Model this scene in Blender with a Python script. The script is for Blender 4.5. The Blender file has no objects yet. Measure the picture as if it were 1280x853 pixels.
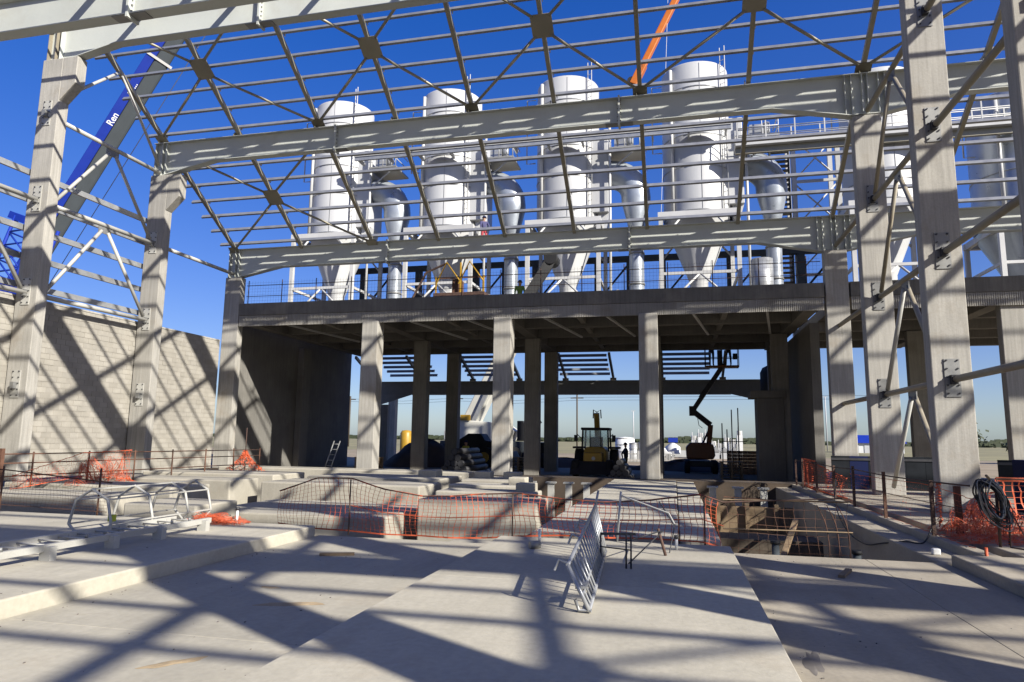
import bpy, math, random
from mathutils import Vector as V, Matrix
random.seed(7)
S = bpy.context.scene
COL = S.collection
R = math.radians
# ---------------------------------------------------------------- camera
YAW, PITCH, ROLL = R(13.35), R(8.13), R(0.77)
Fv = V((-math.sin(YAW)*math.cos(PITCH), math.cos(YAW)*math.cos(PITCH), math.sin(PITCH)))
R0 = V((math.cos(YAW), math.sin(YAW), 0)); U0 = R0.cross(Fv)
Rv = R0*math.cos(ROLL)+U0*math.sin(ROLL); Uv = U0*math.cos(ROLL)-R0*math.sin(ROLL)
cd = bpy.data.cameras.new('camera'); cam = bpy.data.objects.new('camera', cd); COL.objects.link(cam)
cd.sensor_width = 36; cd.lens = 24.0; cd.clip_start = .05; cd.clip_end = 6000
m3 = Matrix((Rv, Uv, -Fv)).transposed()
cam.matrix_world = Matrix.Translation((0, 0, 1.6)) @ m3.to_4x4()
S.camera = cam
# ---------------------------------------------------------------- sky and sun
AZ, EL = R(58.5), R(29.3)          # sun stands behind the camera, to the right
w = bpy.data.worlds.new('World'); S.world = w; w.use_nodes = True
nt = w.node_tree; bg = nt.nodes['Background']
sky = nt.nodes.new('ShaderNodeTexSky'); sky.sky_type = 'NISHITA'; sky.sun_disc = False
sky.sun_elevation = EL; sky.sun_rotation = math.pi-AZ
sky.altitude = 0; sky.air_density = 1.0; sky.dust_density = .9; sky.ozone_density = 7.0
hs = nt.nodes.new('ShaderNodeHueSaturation'); hs.inputs['Saturation'].default_value = 1.25; nt.links.new(sky.outputs[0], hs.inputs['Color']); gm = nt.nodes.new('ShaderNodeGamma'); gm.inputs[1].default_value = .7; hs.inputs['Hue'].default_value = .532; nt.links.new(hs.outputs[0], gm.inputs[0]); nt.links.new(gm.outputs[0], bg.inputs[0]); bg.inputs[1].default_value = .12
sl = bpy.data.lights.new('sun', 'SUN'); sl.energy = 5.0; sl.angle = R(.55); sl.color = (1, .95, .86)
so = bpy.data.objects.new('sun', sl); COL.objects.link(so)
d = V((-math.sin(AZ)*math.cos(EL), math.cos(AZ)*math.cos(EL), -math.sin(EL)))
so.rotation_euler = d.to_track_quat('-Z', 'Y').to_euler(); so.location = (40, -40, 60)
S.view_settings.view_transform = 'Standard'; S.view_settings.look = 'None'
S.view_settings.exposure = 1.0; S.view_settings.gamma = 1
S.render.engine = 'CYCLES'
# ---------------------------------------------------------------- materials
MATS = {}; ALB = .70
def mat(name, col, rough=.7, metal=0., var=.12, scale=1.5, bump=0., bscale=30., streak=0., stain=None, stain_amt=0., spec=.5, fine=.06, drag=0.):
    """procedural surface: broad tone variation, fine grain, optional vertical streaks and stains of another colour"""
    m = bpy.data.materials.new(name); m.use_nodes = True; n = m.node_tree.nodes; l = m.node_tree.links
    b = n['Principled BSDF']; b.inputs['Roughness'].default_value = rough; b.inputs['Metallic'].default_value = metal
    b.inputs['Specular IOR Level'].default_value = spec
    geo = n.new('ShaderNodeNewGeometry'); pos = geo.outputs['Position']
    def noise(s, det=5, vec=None, ro=.55):
        t = n.new('ShaderNodeTexNoise'); t.inputs['Scale'].default_value = s; t.inputs['Detail'].default_value = det
        t.inputs['Roughness'].default_value = ro; l.new(vec or pos, t.inputs['Vector']); return t.outputs['Fac']
    def ramp(f, a, c):
        r = n.new('ShaderNodeMapRange'); r.inputs[1].default_value = a; r.inputs[2].default_value = c; l.new(f, r.inputs[0]); return r.outputs[0]
    def mul(c, f, lo, hi):
        mr = n.new('ShaderNodeMapRange'); mr.inputs[1].default_value = .3; mr.inputs[2].default_value = .7
        mr.inputs[3].default_value = lo; mr.inputs[4].default_value = hi; l.new(f, mr.inputs[0])
        vm = n.new('ShaderNodeVectorMath'); vm.operation = 'SCALE'; l.new(c, vm.inputs[0]); l.new(mr.outputs[0], vm.inputs['Scale']); return vm.outputs[0]
    rgb = n.new('ShaderNodeRGB'); rgb.outputs[0].default_value = (*[q*ALB for q in col], 1); c = rgb.outputs[0]
    n1 = noise(scale); c = mul(c, n1, 1-var, 1+var)
    c = mul(c, noise(scale*28, 3), 1-fine, 1+fine)
    oi = n.new('ShaderNodeObjectInfo'); c = mul(c, oi.outputs['Random'], .94, 1.05)
    if streak:
        mp = n.new('ShaderNodeMapping'); mp.inputs['Scale'].default_value = (7, 7, .35); l.new(pos, mp.inputs[0])
        c = mul(c, noise(1.6, 4, mp.outputs[0], .65), 1-streak, 1+streak*.5)
    if drag:
        mp = n.new('ShaderNodeMapping'); mp.inputs['Scale'].default_value = (2.2, .16, 1); mp.inputs['Rotation'].default_value = (0, 0, .25); l.new(pos, mp.inputs[0])
        c = mul(c, noise(1.3, 7, mp.outputs[0], .7), 1-drag, 1+drag*.6)
        vo = n.new('ShaderNodeTexVoronoi'); vo.inputs['Scale'].default_value = 9; l.new(pos, vo.inputs['Vector']); c = mul(c, ramp(vo.outputs['Distance'], .02, .10), .9, 1.0)
    if stain:
        mx = n.new('ShaderNodeMix'); mx.data_type = 'RGBA'; sr = ramp(noise(scale*.55+.23, 6, None, .62), .56, .74)
        ml = n.new('ShaderNodeMath'); ml.operation = 'MULTIPLY'; ml.inputs[1].default_value = stain_amt; l.new(sr, ml.inputs[0])
        l.new(ml.outputs[0], mx.inputs['Factor']); l.new(c, mx.inputs['A']); mx.inputs['B'].default_value = (*[q*ALB for q in stain], 1); c = mx.outputs['Result']
    l.new(c, b.inputs['Base Color'])
    rr = n.new('ShaderNodeMapRange'); rr.inputs[1].default_value = .3; rr.inputs[2].default_value = .7
    rr.inputs[3].default_value = max(.05, rough-.1); rr.inputs[4].default_value = min(1, rough+.1); l.new(n1, rr.inputs[0]); l.new(rr.outputs[0], b.inputs['Roughness'])
    if bump:
        bp = n.new('ShaderNodeBump'); bp.inputs['Strength'].default_value = bump; bp.inputs['Distance'].default_value = .02
        l.new(noise(bscale, 6, None, .6), bp.inputs['Height']); l.new(bp.outputs[0], b.inputs['Normal'])
    MATS[name] = m; return m
def glass(name, col):
    m = bpy.data.materials.new(name); m.use_nodes = True; b = m.node_tree.nodes['Principled BSDF']
    b.inputs['Base Color'].default_value = (*col, 1); b.inputs['Roughness'].default_value = .08; b.inputs['Transmission Weight'].default_value = .8
    MATS[name] = m; return m
mat('floor', (.52, .482, .388), .85, var=.15, scale=.5, bump=.18, bscale=25, stain=(.36, .28, .185), stain_amt=.6, fine=.07, drag=.1)
mat('slab2', (.42, .372, .29), .88, var=.14, scale=.7, bump=.2, bscale=22, stain=(.25, .2, .15), stain_amt=.6, fine=.08, drag=.14)
mat('column', (.435, .415, .37), .85, var=.10, scale=.9, bump=.2, bscale=18, streak=.22, stain=(.29, .235, .165), stain_amt=.55)
mat('midconc', (.30, .285, .25), .9, var=.2, scale=.8, bump=.2, bscale=18, streak=.2, stain=(.16, .14, .11), stain_amt=.6)  # mid-dark concrete tone, between column and darkconc
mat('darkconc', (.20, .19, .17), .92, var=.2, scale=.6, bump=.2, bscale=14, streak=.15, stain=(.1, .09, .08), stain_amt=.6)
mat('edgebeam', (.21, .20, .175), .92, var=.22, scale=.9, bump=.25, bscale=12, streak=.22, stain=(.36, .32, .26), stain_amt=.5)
mat('plinth', (.48, .445, .365), .88, var=.12, scale=.8, bump=.2, bscale=16, streak=.06, stain=(.30, .25, .19), stain_amt=.4)
mat('pitsoil', (.10, .078, .056), .95, var=.3, scale=1.2, bump=.5, bscale=8)
mat('block', (.40, .375, .325), .9, var=.11, scale=2.3, bump=.25, bscale=40, stain=(.36, .32, .26), stain_amt=.4)
mat('block2', (.375, .35, .30), .9, var=.11, scale=2.3, bump=.25, bscale=40)
mat('mortar', (.33, .30, .255), .95, var=.1)
mat('beam', (.61, .635, .585), .5, var=.05, scale=.7, stain=(.42, .36, .26), stain_amt=.3, fine=.02)
mat('rafter', (.36, .33, .245), .45, metal=.2, var=.08, scale=1.5, stain=(.30, .24, .16), stain_amt=.35)
mat('galv', (.46, .47, .475), .38, metal=.45, var=.1, scale=3, fine=.04)
mat('purlin', (.36, .37, .385), .4, metal=.45, var=.1, scale=3, fine=.04)
mat('galvpipe', (.44, .48, .53), .35, metal=.4, var=.1, scale=1.4)
mat('tube', (.34, .30, .22), .55, var=.12, scale=2, stain=(.24, .17, .10), stain_amt=.55)
mat('tubewhite', (.52, .51, .465), .5, var=.06, scale=2)
mat('plate', (.30, .30, .29), .5, metal=.4, var=.12, scale=3)
mat('darksteel', (.05, .05, .055), .55, metal=.3, var=.2, scale=3)
mat('rust', (.13, .06, .035), .85, var=.3, scale=6, fine=.15)
mat('rebar', (.10, .055, .04), .85, var=.3, scale=6)
mat('silo', (.60, .605, .60), .42, var=.035, scale=.35, streak=.03, fine=.01)
mat('whitesteel', (.60, .60, .585), .5, var=.05, scale=1)
mat('orange', (.72, .125, .04), .7, var=.15, scale=4)
mat('blue', (.006, .032, .33), .65, var=.08, scale=1, spec=.25)
mat('boomgrey', (.075, .088, .098), .8, var=.1, scale=.6, spec=.15)  # grey boom paint, darkened to stand in for the boom's shaded side
mat('boomorange', (.62, .17, .015), .45, var=.06, scale=1)
mat('cranewhite', (.66, .65, .58), .5, var=.06, scale=.8)
mat('yellow', (.48, .28, .02), .5, var=.12, scale=1.5)
mat('liftorange', (.28, .10, .03), .5, var=.15, scale=1.5)
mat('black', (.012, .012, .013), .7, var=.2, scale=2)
mat('rubber', (.02, .02, .02), .85, var=.2, scale=4)
mat('wood', (.27, .19, .11), .8, var=.2, scale=5, streak=.1)
mat('fieldground', (.33, .26, .17), .95, var=.22, scale=.05, stain=(.13, .16, .05), stain_amt=.8)
mat('fieldgreen', (.25, .225, .11), .95, var=.3, scale=.06)
mat('mound', (.09, .065, .045), .95, var=.3, scale=1.2, bump=.5, bscale=5)
mat('skin', (.42, .25, .17), .6); mat('navy', (.015, .022, .075), .9, spec=.1); mat('hiviz', (.55, .6, .05), .7); mat('redcloth', (.4, .03, .03), .8)
mat('khaki', (.3, .25, .16), .85); mat('hatwhite', (.8, .8, .78), .4); mat('hair', (.02, .015, .01), .8); mat('bluecloth', (.05, .10, .30), .8)
mat('treeleaf', (.05, .065, .03), .8, var=.3, scale=1.0); mat('bark', (.09, .07, .05), .9)
mat('cable', (.018, .018, .02), .5); mat('pvc', (.8, .8, .78), .4); mat('redplastic', (.5, .02, .02), .4)
mat('tankwhite', (.78, .79, .78), .5, var=.04); mat('plantgrey', (.5, .51, .52), .6, var=.15, scale=.3); mat('brick', (.42, .25, .15), .85, var=.2, scale=3)
mat('hoard', (.022, .025, .03), .9, var=.3, scale=2, spec=.08); mat('sand', (.46, .35, .21), .95, var=.2, scale=6, bump=.4, bscale=40); mat('darkmark', (.2, .18, .16), .9, var=.3, scale=5)
glass('cabglass', (.6, .75, .8)); mat('letter', (.85, .86, .88), .5, var=.02)
# ---------------------------------------------------------------- mesh builder
ORG = {}
class M:
    def __init__(s): s.v = []; s.f = []; s.sm = set()
    def quad(s, *p):
        i = len(s.v); s.v += [tuple(q) for q in p]; s.f.append(tuple(range(i, i+len(p)))); return s
    def box(s, x0, x1, y0, y1, z0, z1):
        i = len(s.v)
        s.v += [(x, y, z) for z in (z0, z1) for y in (y0, y1) for x in (x0, x1)]
        s.f += [tuple(i+k for k in q) for q in ((0, 2, 3, 1), (4, 5, 7, 6), (0, 1, 5, 4), (2, 6, 7, 3), (0, 4, 6, 2), (1, 3, 7, 5))]; return s
    def ob(s, c, ax, ay, az):
        c = V(c); ax = V(ax); ay = V(ay); az = V(az); i = len(s.v)
        s.v += [tuple(c+ax*a+ay*b+az*e) for e in (-1, 1) for b in (-1, 1) for a in (-1, 1)]
        s.f += [tuple(i+k for k in q) for q in ((0, 2, 3, 1), (4, 5, 7, 6), (0, 1, 5, 4), (2, 6, 7, 3), (0, 4, 6, 2), (1, 3, 7, 5))]; return s
    def bar(s, p, q, w, h, up=(0, 0, 1)):
        p = V(p); q = V(q); dd = (q-p); L = dd.length
        if L < 1e-6: return s
        dd /= L; up = V(up)
        if abs(dd.dot(up)) > .98: up = V((0, 1, 0)) if abs(dd.y) < .9 else V((1, 0, 0))
        sd = dd.cross(up).normalized(); u2 = sd.cross(dd)
        return s.ob((p+q)/2, dd*(L/2), sd*(w/2), u2*(h/2))
    def tube(s, p, q, r, n=8, r2=None, cap=True):
        p = V(p); q = V(q); r2 = r if r2 is None else r2; dd = (q-p).normalized()
        a = dd.orthogonal().normalized(); b = dd.cross(a); i = len(s.v)
        for c, rr in ((p, r), (q, r2)):
            for k in range(n):
                t = 2*math.pi*k/n; s.v.append(tuple(c+a*(rr*math.cos(t))+b*(rr*math.sin(t))))
        for k in range(n):
            j = (k+1) % n; s.sm.add(len(s.f)); s.f.append((i+k, i+j, i+n+j, i+n+k))
        if cap: s.f.append(tuple(i+k for k in range(n-1, -1, -1))); s.f.append(tuple(i+n+k for k in range(n)))
        return s
    def path(s, pts, r, n=6):
        pts = [V(p) for p in pts]; i0 = len(s.v); prev = None
        for k, p in enumerate(pts):
            t = (pts[min(k+1, len(pts)-1)]-pts[max(k-1, 0)]).normalized()
            a = t.orthogonal().normalized() if prev is None else (prev-t*prev.dot(t)).normalized()
            prev = a; b = t.cross(a)
            for j in range(n):
                g = 2*math.pi*j/n; s.v.append(tuple(p+a*(r*math.cos(g))+b*(r*math.sin(g))))
        for k in range(len(pts)-1):
            for j in range(n):
                e = (j+1) % n; A = i0+k*n; s.sm.add(len(s.f)); s.f.append((A+j, A+e, A+n+e, A+n+j))
        return s
    def lathe(s, prof, c=(0, 0, 0), n=32, a0=0., a1=2*math.pi):
        i = len(s.v); full = abs(a1-a0-2*math.pi) < 1e-6; kN = n if full else n+1
        for r, z in prof:
            for k in range(kN):
                t = a0+(a1-a0)*k/n; s.v.append((c[0]+r*math.cos(t), c[1]+r*math.sin(t), c[2]+z))
        for a in range(len(prof)-1):
            for k in range(n):
                j = (k+1) % kN; s.sm.add(len(s.f)); s.f.append((i+a*kN+k, i+a*kN+j, i+(a+1)*kN+j, i+(a+1)*kN+k))
        return s
    def prism(s, pts, vec):
        n = len(pts); i = len(s.v); vec = V(vec)
        s.v += [tuple(V(p)) for p in pts]+[tuple(V(p)+vec) for p in pts]
        s.f.append(tuple(i+k for k in range(n-1, -1, -1))); s.f.append(tuple(i+n+k for k in range(n)))
        for k in range(n): j = (k+1) % n; s.f.append((i+k, i+j, i+n+j, i+n+k))
        return s
    def build(s, name, mt, parent=None, bevel=0., label=None):
        if parent is None:
            xs = [p[0] for p in s.v]; ys = [p[1] for p in s.v]; o = V(((min(xs)+max(xs))/2, (min(ys)+max(ys))/2, min(p[2] for p in s.v)))
        else: o = ORG[parent.name]
        me = bpy.data.meshes.new(name); me.from_pydata([(p[0]-o.x, p[1]-o.y, p[2]-o.z) for p in s.v], [], s.f); me.update()
        if s.sm:
            for k in s.sm: me.polygons[k].use_smooth = True
        me.materials.append(MATS[mt] if isinstance(mt, str) else mt)
        ob = bpy.data.objects.new(name, me); COL.objects.link(ob)
        if parent is None: ob.location = o
        else: ob.parent = parent
        ORG[ob.name] = o
        if bevel:
            bv = ob.modifiers.new('bevel', 'BEVEL'); bv.width = bevel; bv.segments = 2; bv.limit_method = 'ANGLE'; bv.angle_limit = R(40)
        if label: ob['label'] = label
        return ob
def tag(o, label, cat, group=None):
    o['label'] = label; o['category'] = cat
    if group: o['group'] = group
    return o
def thing(name, label, cat, loc, group=None):
    o = bpy.data.objects.new(name, None); COL.objects.link(o); o.location = loc; o.empty_display_size = .3
    ORG[o.name] = V(loc); return tag(o, label, cat, group)
def struct(o): o['kind'] = 'structure'; return o
def stuff(o): o['kind'] = 'stuff'; return o
def copy_tree(o, off, label=None):
    """a thing with copies of its parts and sub-parts, moved by off"""
    c = o.copy(); COL.objects.link(c); c.location = o.location+V(off); ORG[c.name] = ORG[o.name]+V(off)
    if label: c['label'] = label
    for ch in o.children:
        a = ch.copy(); COL.objects.link(a); a.parent = c; ORG[a.name] = ORG[c.name]
        for g in ch.children:
            b = g.copy(); COL.objects.link(b); b.parent = a; ORG[b.name] = ORG[c.name]
    return c
# ================================================================ SETTING: ground, slabs, pits
GZ = -.35
g = M(); B = 3000
for x0, x1, y0, y1 in ((-B, -20.6, -B, B), (30, B, -B, B), (-20.6, 30, -B, -8), (-20.6, 30, 29.0, B)): g.quad((x0, y0, GZ), (x1, y0, GZ), (x1, y1, GZ), (x0, y1, GZ))
struct(g.build('ground', 'fieldground'))
struct(M().quad((-20.6, -8, -1.9), (30, -8, -1.9), (30, 29, -1.9), (-20.6, 29, -1.9)).build('pit_floor', 'pitsoil'))
struct(M().quad((-300, 95, GZ+.02), (240, 95, GZ+.02), (240, 700, GZ+.02), (-300, 700, GZ+.02)).build('field', 'fieldgreen'))
struct(M().quad((-160, 60, GZ+.012), (120, 60, GZ+.012), (120, 95, GZ+.012), (-160, 95, GZ+.012)).build('dirt_road', 'fieldground'))
def slab(name, x0, x1, y0, y1, z1, m='floor', z0=-1.9, bev=.02): return struct(M().box(x0, x1, y0, y1, z0, z1).build(name, m, None, bev))
slab('floor_slab', -2.84, .81, -8, 2.995, 0); slab('floor_slab', -2.84, .81, 3.0, 7.947, 0, bev=.008); slab('floor_slab', -2.84, .81, 7.953, 11.35, 0, bev=.012)
slab('floor_slab', -6.2, -2.86, -8, 5.496, -.15, bev=.006); slab('floor_slab', -6.2, -2.86, 5.5, 11.42, -.15, bev=.006)
slab('floor_slab', -20.6, -6.21, -8, 11.3, .03)
slab('floor_slab', .83, 2.795, -8, 11.72, -.15, 'slab2', bev=.006); slab('floor_slab', 2.8, 3.9, -8, 11.72, -.15, 'slab2', bev=.006)
slab('floor_slab', 3.92, 30, -8, 11.58, .0, 'slab2')
slab('trench_ledge', 3.83, 4.42, 11.74, 29.0, -.15, 'slab2')
slab('kerb', 4.43, 4.66, 11.6, 29.0, -.02, 'slab2')
slab('channel_floor', 4.67, 4.9, 11.6, 29.0, -.2, 'slab2')
slab('floor_slab', 4.91, 30, 11.6, 29.0, 0, 'slab2')
slab('strip_slab', -2.45, .04, 11.95, 28.9, 0, 'floor')
slab('strip_slab', .06, .72, 11.95, 28.9, -.03, 'floor')
slab('pit_ledge', -2.84, -2.47, 13.2, 24, -.55, 'plinth')
slab('pit_ledge', .74, 1.5, 12.6, 13.8, -1.0, 'pitsoil')
slab('pit_ledge', .74, 3.4, 18.0, 19.2, -.75, 'pitsoil')
slab('foundation_beam', -22.2, 7.2, 29.0, 30.3, 0, 'mound')
slab('foundation_beam', 7.22, 30, 29.0, 30.3, 0, 'mound')
# ---- machine plinths in the left pit
PL = [(-6.6, -3.4, 17.3, 18.9, .0, 'nearest of the stepped row by the middle strip'), (-6.9, -3.95, 19.5, 20.9, .05, 'second of the stepped row by the middle strip'),
      (-7.2, -4.6, 21.6, 22.9, .1, 'third of the stepped row by the middle strip'), (-7.4, -5.3, 23.6, 26.2, .14, 'farthest of the stepped row, below the deck columns'),
      (-12.4, -7.1, 16.2, 19.9, -.40, 'broad low one left of the stepped row'), (-13.2, -7.7, 20.3, 22.4, .10, 'tall one behind the broad low one'),
      (-13.2, -8.1, 23.2, 26.0, .14, 'last one before the left deck column'), (-12.9, -10.9, 14.2, 15.8, -.05, 'short one facing the tube cage'),
      (-19.8, -13.4, 13.9, 15.9, .06, 'nearest on the far left, behind the tube cage'), (-19.8, -13.9, 17.0, 18.7, .10, 'second on the far left, below the block wall'),
      (-19.8, -14.0, 19.8, 21.4, .14, 'third on the far left, below the block wall'), (-19.8, -14.2, 22.6, 24.8, .18, 'fourth on the far left, close to the ladder'),
      (-19.9, -8.2, 27.2, 28.6, .2, 'long one at the foot of the deck columns'), (-5.2, -3.6, 14.9, 16.2, -.8, 'small sunken one below the strip slab')]
for x0, x1, y0, y1, z, t in PL:
    o = M().box(x0, x1, y0, y1, -1.9, z).build('concrete_plinth', 'plinth', None, .045); tag(o, 'pale concrete machine plinth, '+t, 'plinth', 'machine plinths in the pit')
for x0, x1, y0, y1, z, t in ((-4.6, -4.05, 20.1, 20.7, .05, 'second stepped plinth'), (-5.3, -4.75, 22.1, 22.7, .1, 'third stepped plinth'), (-6.1, -5.5, 24.6, 25.2, .14, 'farthest stepped plinth, near its right end'), (-7.2, -6.6, 24.6, 25.2, .14, 'farthest stepped plinth, near its left end'), (-9.4, -8.7, 24.6, 25.4, .14, 'last plinth before the left deck column')):
    tag(M().box(x0, x1, y0, y1, z-.02, z+.24).build('concrete_pad', 'floor', None, .02), 'small white raised pad on the '+t, 'pad', 'raised pads on plinths')
# stub posts along the back of the pit
for x, nm_ in zip([-6.05, -5.55, -4.75, -4.05, -3.35, 1.35, 2.25, 3.15], ['first from left, left of the strip slab', 'second from left, left of the strip slab', 'third from left, left of the strip slab', 'fourth from left, left of the strip slab', 'nearest the strip slab', 'left one in the right trench', 'middle one in the right trench', 'right one in the right trench']):
    s_ = M().box(x-.12, x+.12, 26.9, 27.1, -1.9, -.12); s_.box(x-.2, x+.2, 26.85, 27.15, -.12, -.06)
    tag(s_.build('stub_post', 'tubewhite'), 'short white stub post, '+nm_, 'post', 'stub posts at the back of the pit')
tag(M().box(-5.7, -5.1, 21.6, 22.1, -1.9, -.35).build('red_crate', 'redplastic', None, .03), 'red plastic crate standing in the pit beside the strip slab', 'crate')
# ================================================================ CONCRETE COLUMNS
XL, XR = -21.4, 6.55
def bolts(mb, xs, zs, y, r=.022, t=.03):
    for x in xs:
        for z in zs: mb.tube((x, y, z), (x, y-t, z), r, 6)
def column(xc, yc, zt, label, corb=0, plates=(), base=0., m='column', wx=.44, wy=.21, pm='plate'):
    t = thing('concrete_column', label, 'column', (xc, yc, base), 'precast concrete columns')
    M().box(xc-wx, xc+wx, yc-wy, yc+wy, base, zt).build('shaft', m, t, .025)
    if corb:
        s = corb; x = xc+s*wx
        M().prism([(x, yc-wy+.002, zt), (x+s*.62, yc-wy+.002, zt), (x+s*.62, yc-wy+.002, zt-1.0), (x, yc-wy+.002, zt-1.6)][::(-s)], (0, 2*wy-.004, 0)).build('corbel', m, t, .02)
    for z in plates:
        p = M().box(xc-.17, xc+.17, yc-wy-.025, yc-wy, z-.42, z+.5).build('bracket_plate', pm, t)
        b = M(); bolts(b, (xc-.12, xc+.12), [z-.34+.2*k for k in range(5)], yc-wy-.025); stuff(b.build('bolts', 'darksteel', p))
        M().box(xc-.07, xc+.07, yc-wy-.16, yc-wy-.025, z-.12, z+.1).build('socket', 'darksteel' if pm == 'plate' else 'plate', t)
    return t
YA, YB, YC, Y0, Y1_, Y2_, Y3_ = 18.6, 24.1, 29.6, 13.35, 7.56, 3.65, -.1
LV = (3.15, 6.3, 9.6, 12.75)
column(XL, YA, 14.85, 'tall concrete column at the far left carrying the top roof beam', 1, LV, pm='tubewhite')  # left row bracket plates are paler: their sunlit look is put into the colour
column(XL, YB, 12.65, 'concrete column with corbel in front of the middle of the block wall', 1, LV[:3], pm='tubewhite')
column(XL, YC, 9.43, 'shorter concrete column where the block wall meets the deck', 0, LV[2:2])
column(XR, Y0, 11.55, 'nearest concrete column, cut by the right edge of the photo', 0, LV[:3])
column(XR, YA, 14.75, 'tall broad concrete column on the right with dark bolted plates', 0, LV)
column(XR, YB, 12.6, 'concrete column behind the tall one, carrying the middle roof beam', 0, LV[:3])
column(XR, YC, 9.43, 'concrete column at the right end of the deck edge', 0, ())
column(XL, Y0, 11.55, 'left row concrete column just left of the photo', 1, LV[:3])
for y, z, nm in ((Y1_, 10.1, 'beside the camera'), (Y2_, 9.3, 'just ahead of the camera, outside the photo'), (Y3_, 8.6, 'level with the camera'), (-6.6, 7.4, 'behind the camera')):
    column(XR, y, z, 'right row column '+nm); column(XL, y, z, 'left row column '+nm)
# ================================================================ PORTAL BEAMS (fabricated I beams with haunched ends)
def beam(y, zt, label, x0, x1, hl=True, hr=True, dep=1.0, splices=(), m='beam', fw=.34):
    t = thing('portal_beam', label, 'beam', ((x0+x1)/2, y, zt-dep), 'haunched roof beams')
    zb = zt-dep; zh = zb-.5; H = 2.5
    bot = [(x0, zh if hl else zb)]
    if hl: bot += [(x0+.5, zh), (x0+.5+H, zb)]
    if hr: bot += [(x1-.5-H, zb), (x1-.5, zh)]
    bot += [(x1, zh if hr else zb)]
    M().prism([(x, y-.012, z+.03) for x, z in bot]+[(x1, y-.012, zt-.03), (x0, y-.012, zt-.03)], (0, .024, 0)).build('web', m, t)
    M().box(x0, x1, y-fw/2, y+fw/2, zt-.028, zt).build('top_flange', m, t)
    f = M()
    for (xa, za), (xb, zb_) in zip(bot, bot[1:]): f.bar((xa, y, za+.014), (xb, y, zb_+.014), fw, .028)
    f.build('bottom_flange', m, t)
    for e, on in ((x0, hl), (x1, hr)):
        if on:
            sg = 1 if e == x0 else -1
            for o in (.08, .42, .62): M().box(e+sg*o-.012, e+sg*o+.012, y-fw/2+.01, y+fw/2-.01, zh+.03, zt-.03).build('stiffener', 'tube' if (y < 19 and o < .5 and e == x0) else m, t)
    for x in splices:
        sp = M().box(x-.035, x+.035, y-fw/2-.03, y+fw/2+.03, zb-.1, zt+.06).build('splice_plate', m, t)
        b = M()
        for z in [zb+.1+.16*k for k in range(6)]:
            for sx in (-1, 1): b.tube((x+sx*.035, y-.1, z), (x+sx*.075, y-.1, z), .025, 6)
        stuff(b.build('bolts', 'plate', sp))
        M().box(x-.5, x+.5, y-fw/2+.02, y+fw/2-.02, zb-.022, zb-.001).build('joint_plate', 'plate', t)
    return t
BT = {YA: 16.2, YB: 14.15, YC: 10.9, Y0: 13.08, Y1_: 11.6, Y2_: 10.84, Y3_: 10.1, -6.6: 8.83}
NM = {YA: 'at the top left, running behind the nearest one', YB: 'across the middle of the picture, crossing the silos', YC: 'lowest one, just above the deck edge', Y0: 'nearest one, at the top left corner', Y1_: 'beside the camera', Y2_: 'just ahead of the camera, outside the photo', Y3_: 'level with the camera', -6.6: 'behind the camera'}
for y, zt in BT.items():
    beam(y, zt, 'cream haunched steel roof beam '+NM[y], XL-.44, XR, splices=(-13.2, -1.75))
    beam(y, zt, 'cream haunched steel roof beam of the right-hand bay, '+NM[y], XR+.01, 34.9, hr=False, splices=(14.9,))
# ================================================================ ROOF GRIDS: rafters, purlins, braces
ZS = lambda y: 14.33-.63*(y-24.1)
ZN = lambda y: 16.38-.59*(18.6-y)
ZW = lambda y: 10.3+.195*(y-Y3_)
RY, RZ = 19.76, 17.06
RX = [-21.5, -17.8, -14.0, -10.65, -7.42, -4.2, -.98, 2.82, 6.55, 10.3, 13.7, 17.0, 20.3, 23.6, 27.0, 30.7]
def purlin_mesh(y, z, s, x0=-22.3, x1=34.6, h=.168, wd=.08, th=.02):
    c = V((0, y, z)); t = V((0, 1, s)).normalized(); nrm = V((0, -s, 1)).normalized(); m = M()
    L = (x1-x0)/2; cc = V(((x0+x1)/2, y, z)); X = V((L, 0, 0))
    m.ob(cc-t*(wd/2-th/2), X, t*(th/2), nrm*(h/2))
    m.ob(cc+t*(th/2)+nrm*(h/2-th/2), X, t*(wd/2-th/2), nrm*(th/2)); m.ob(cc+t*(th/2)-nrm*(h/2-th/2), X, t*(wd/2-th/2), nrm*(th/2))
    return m
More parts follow.
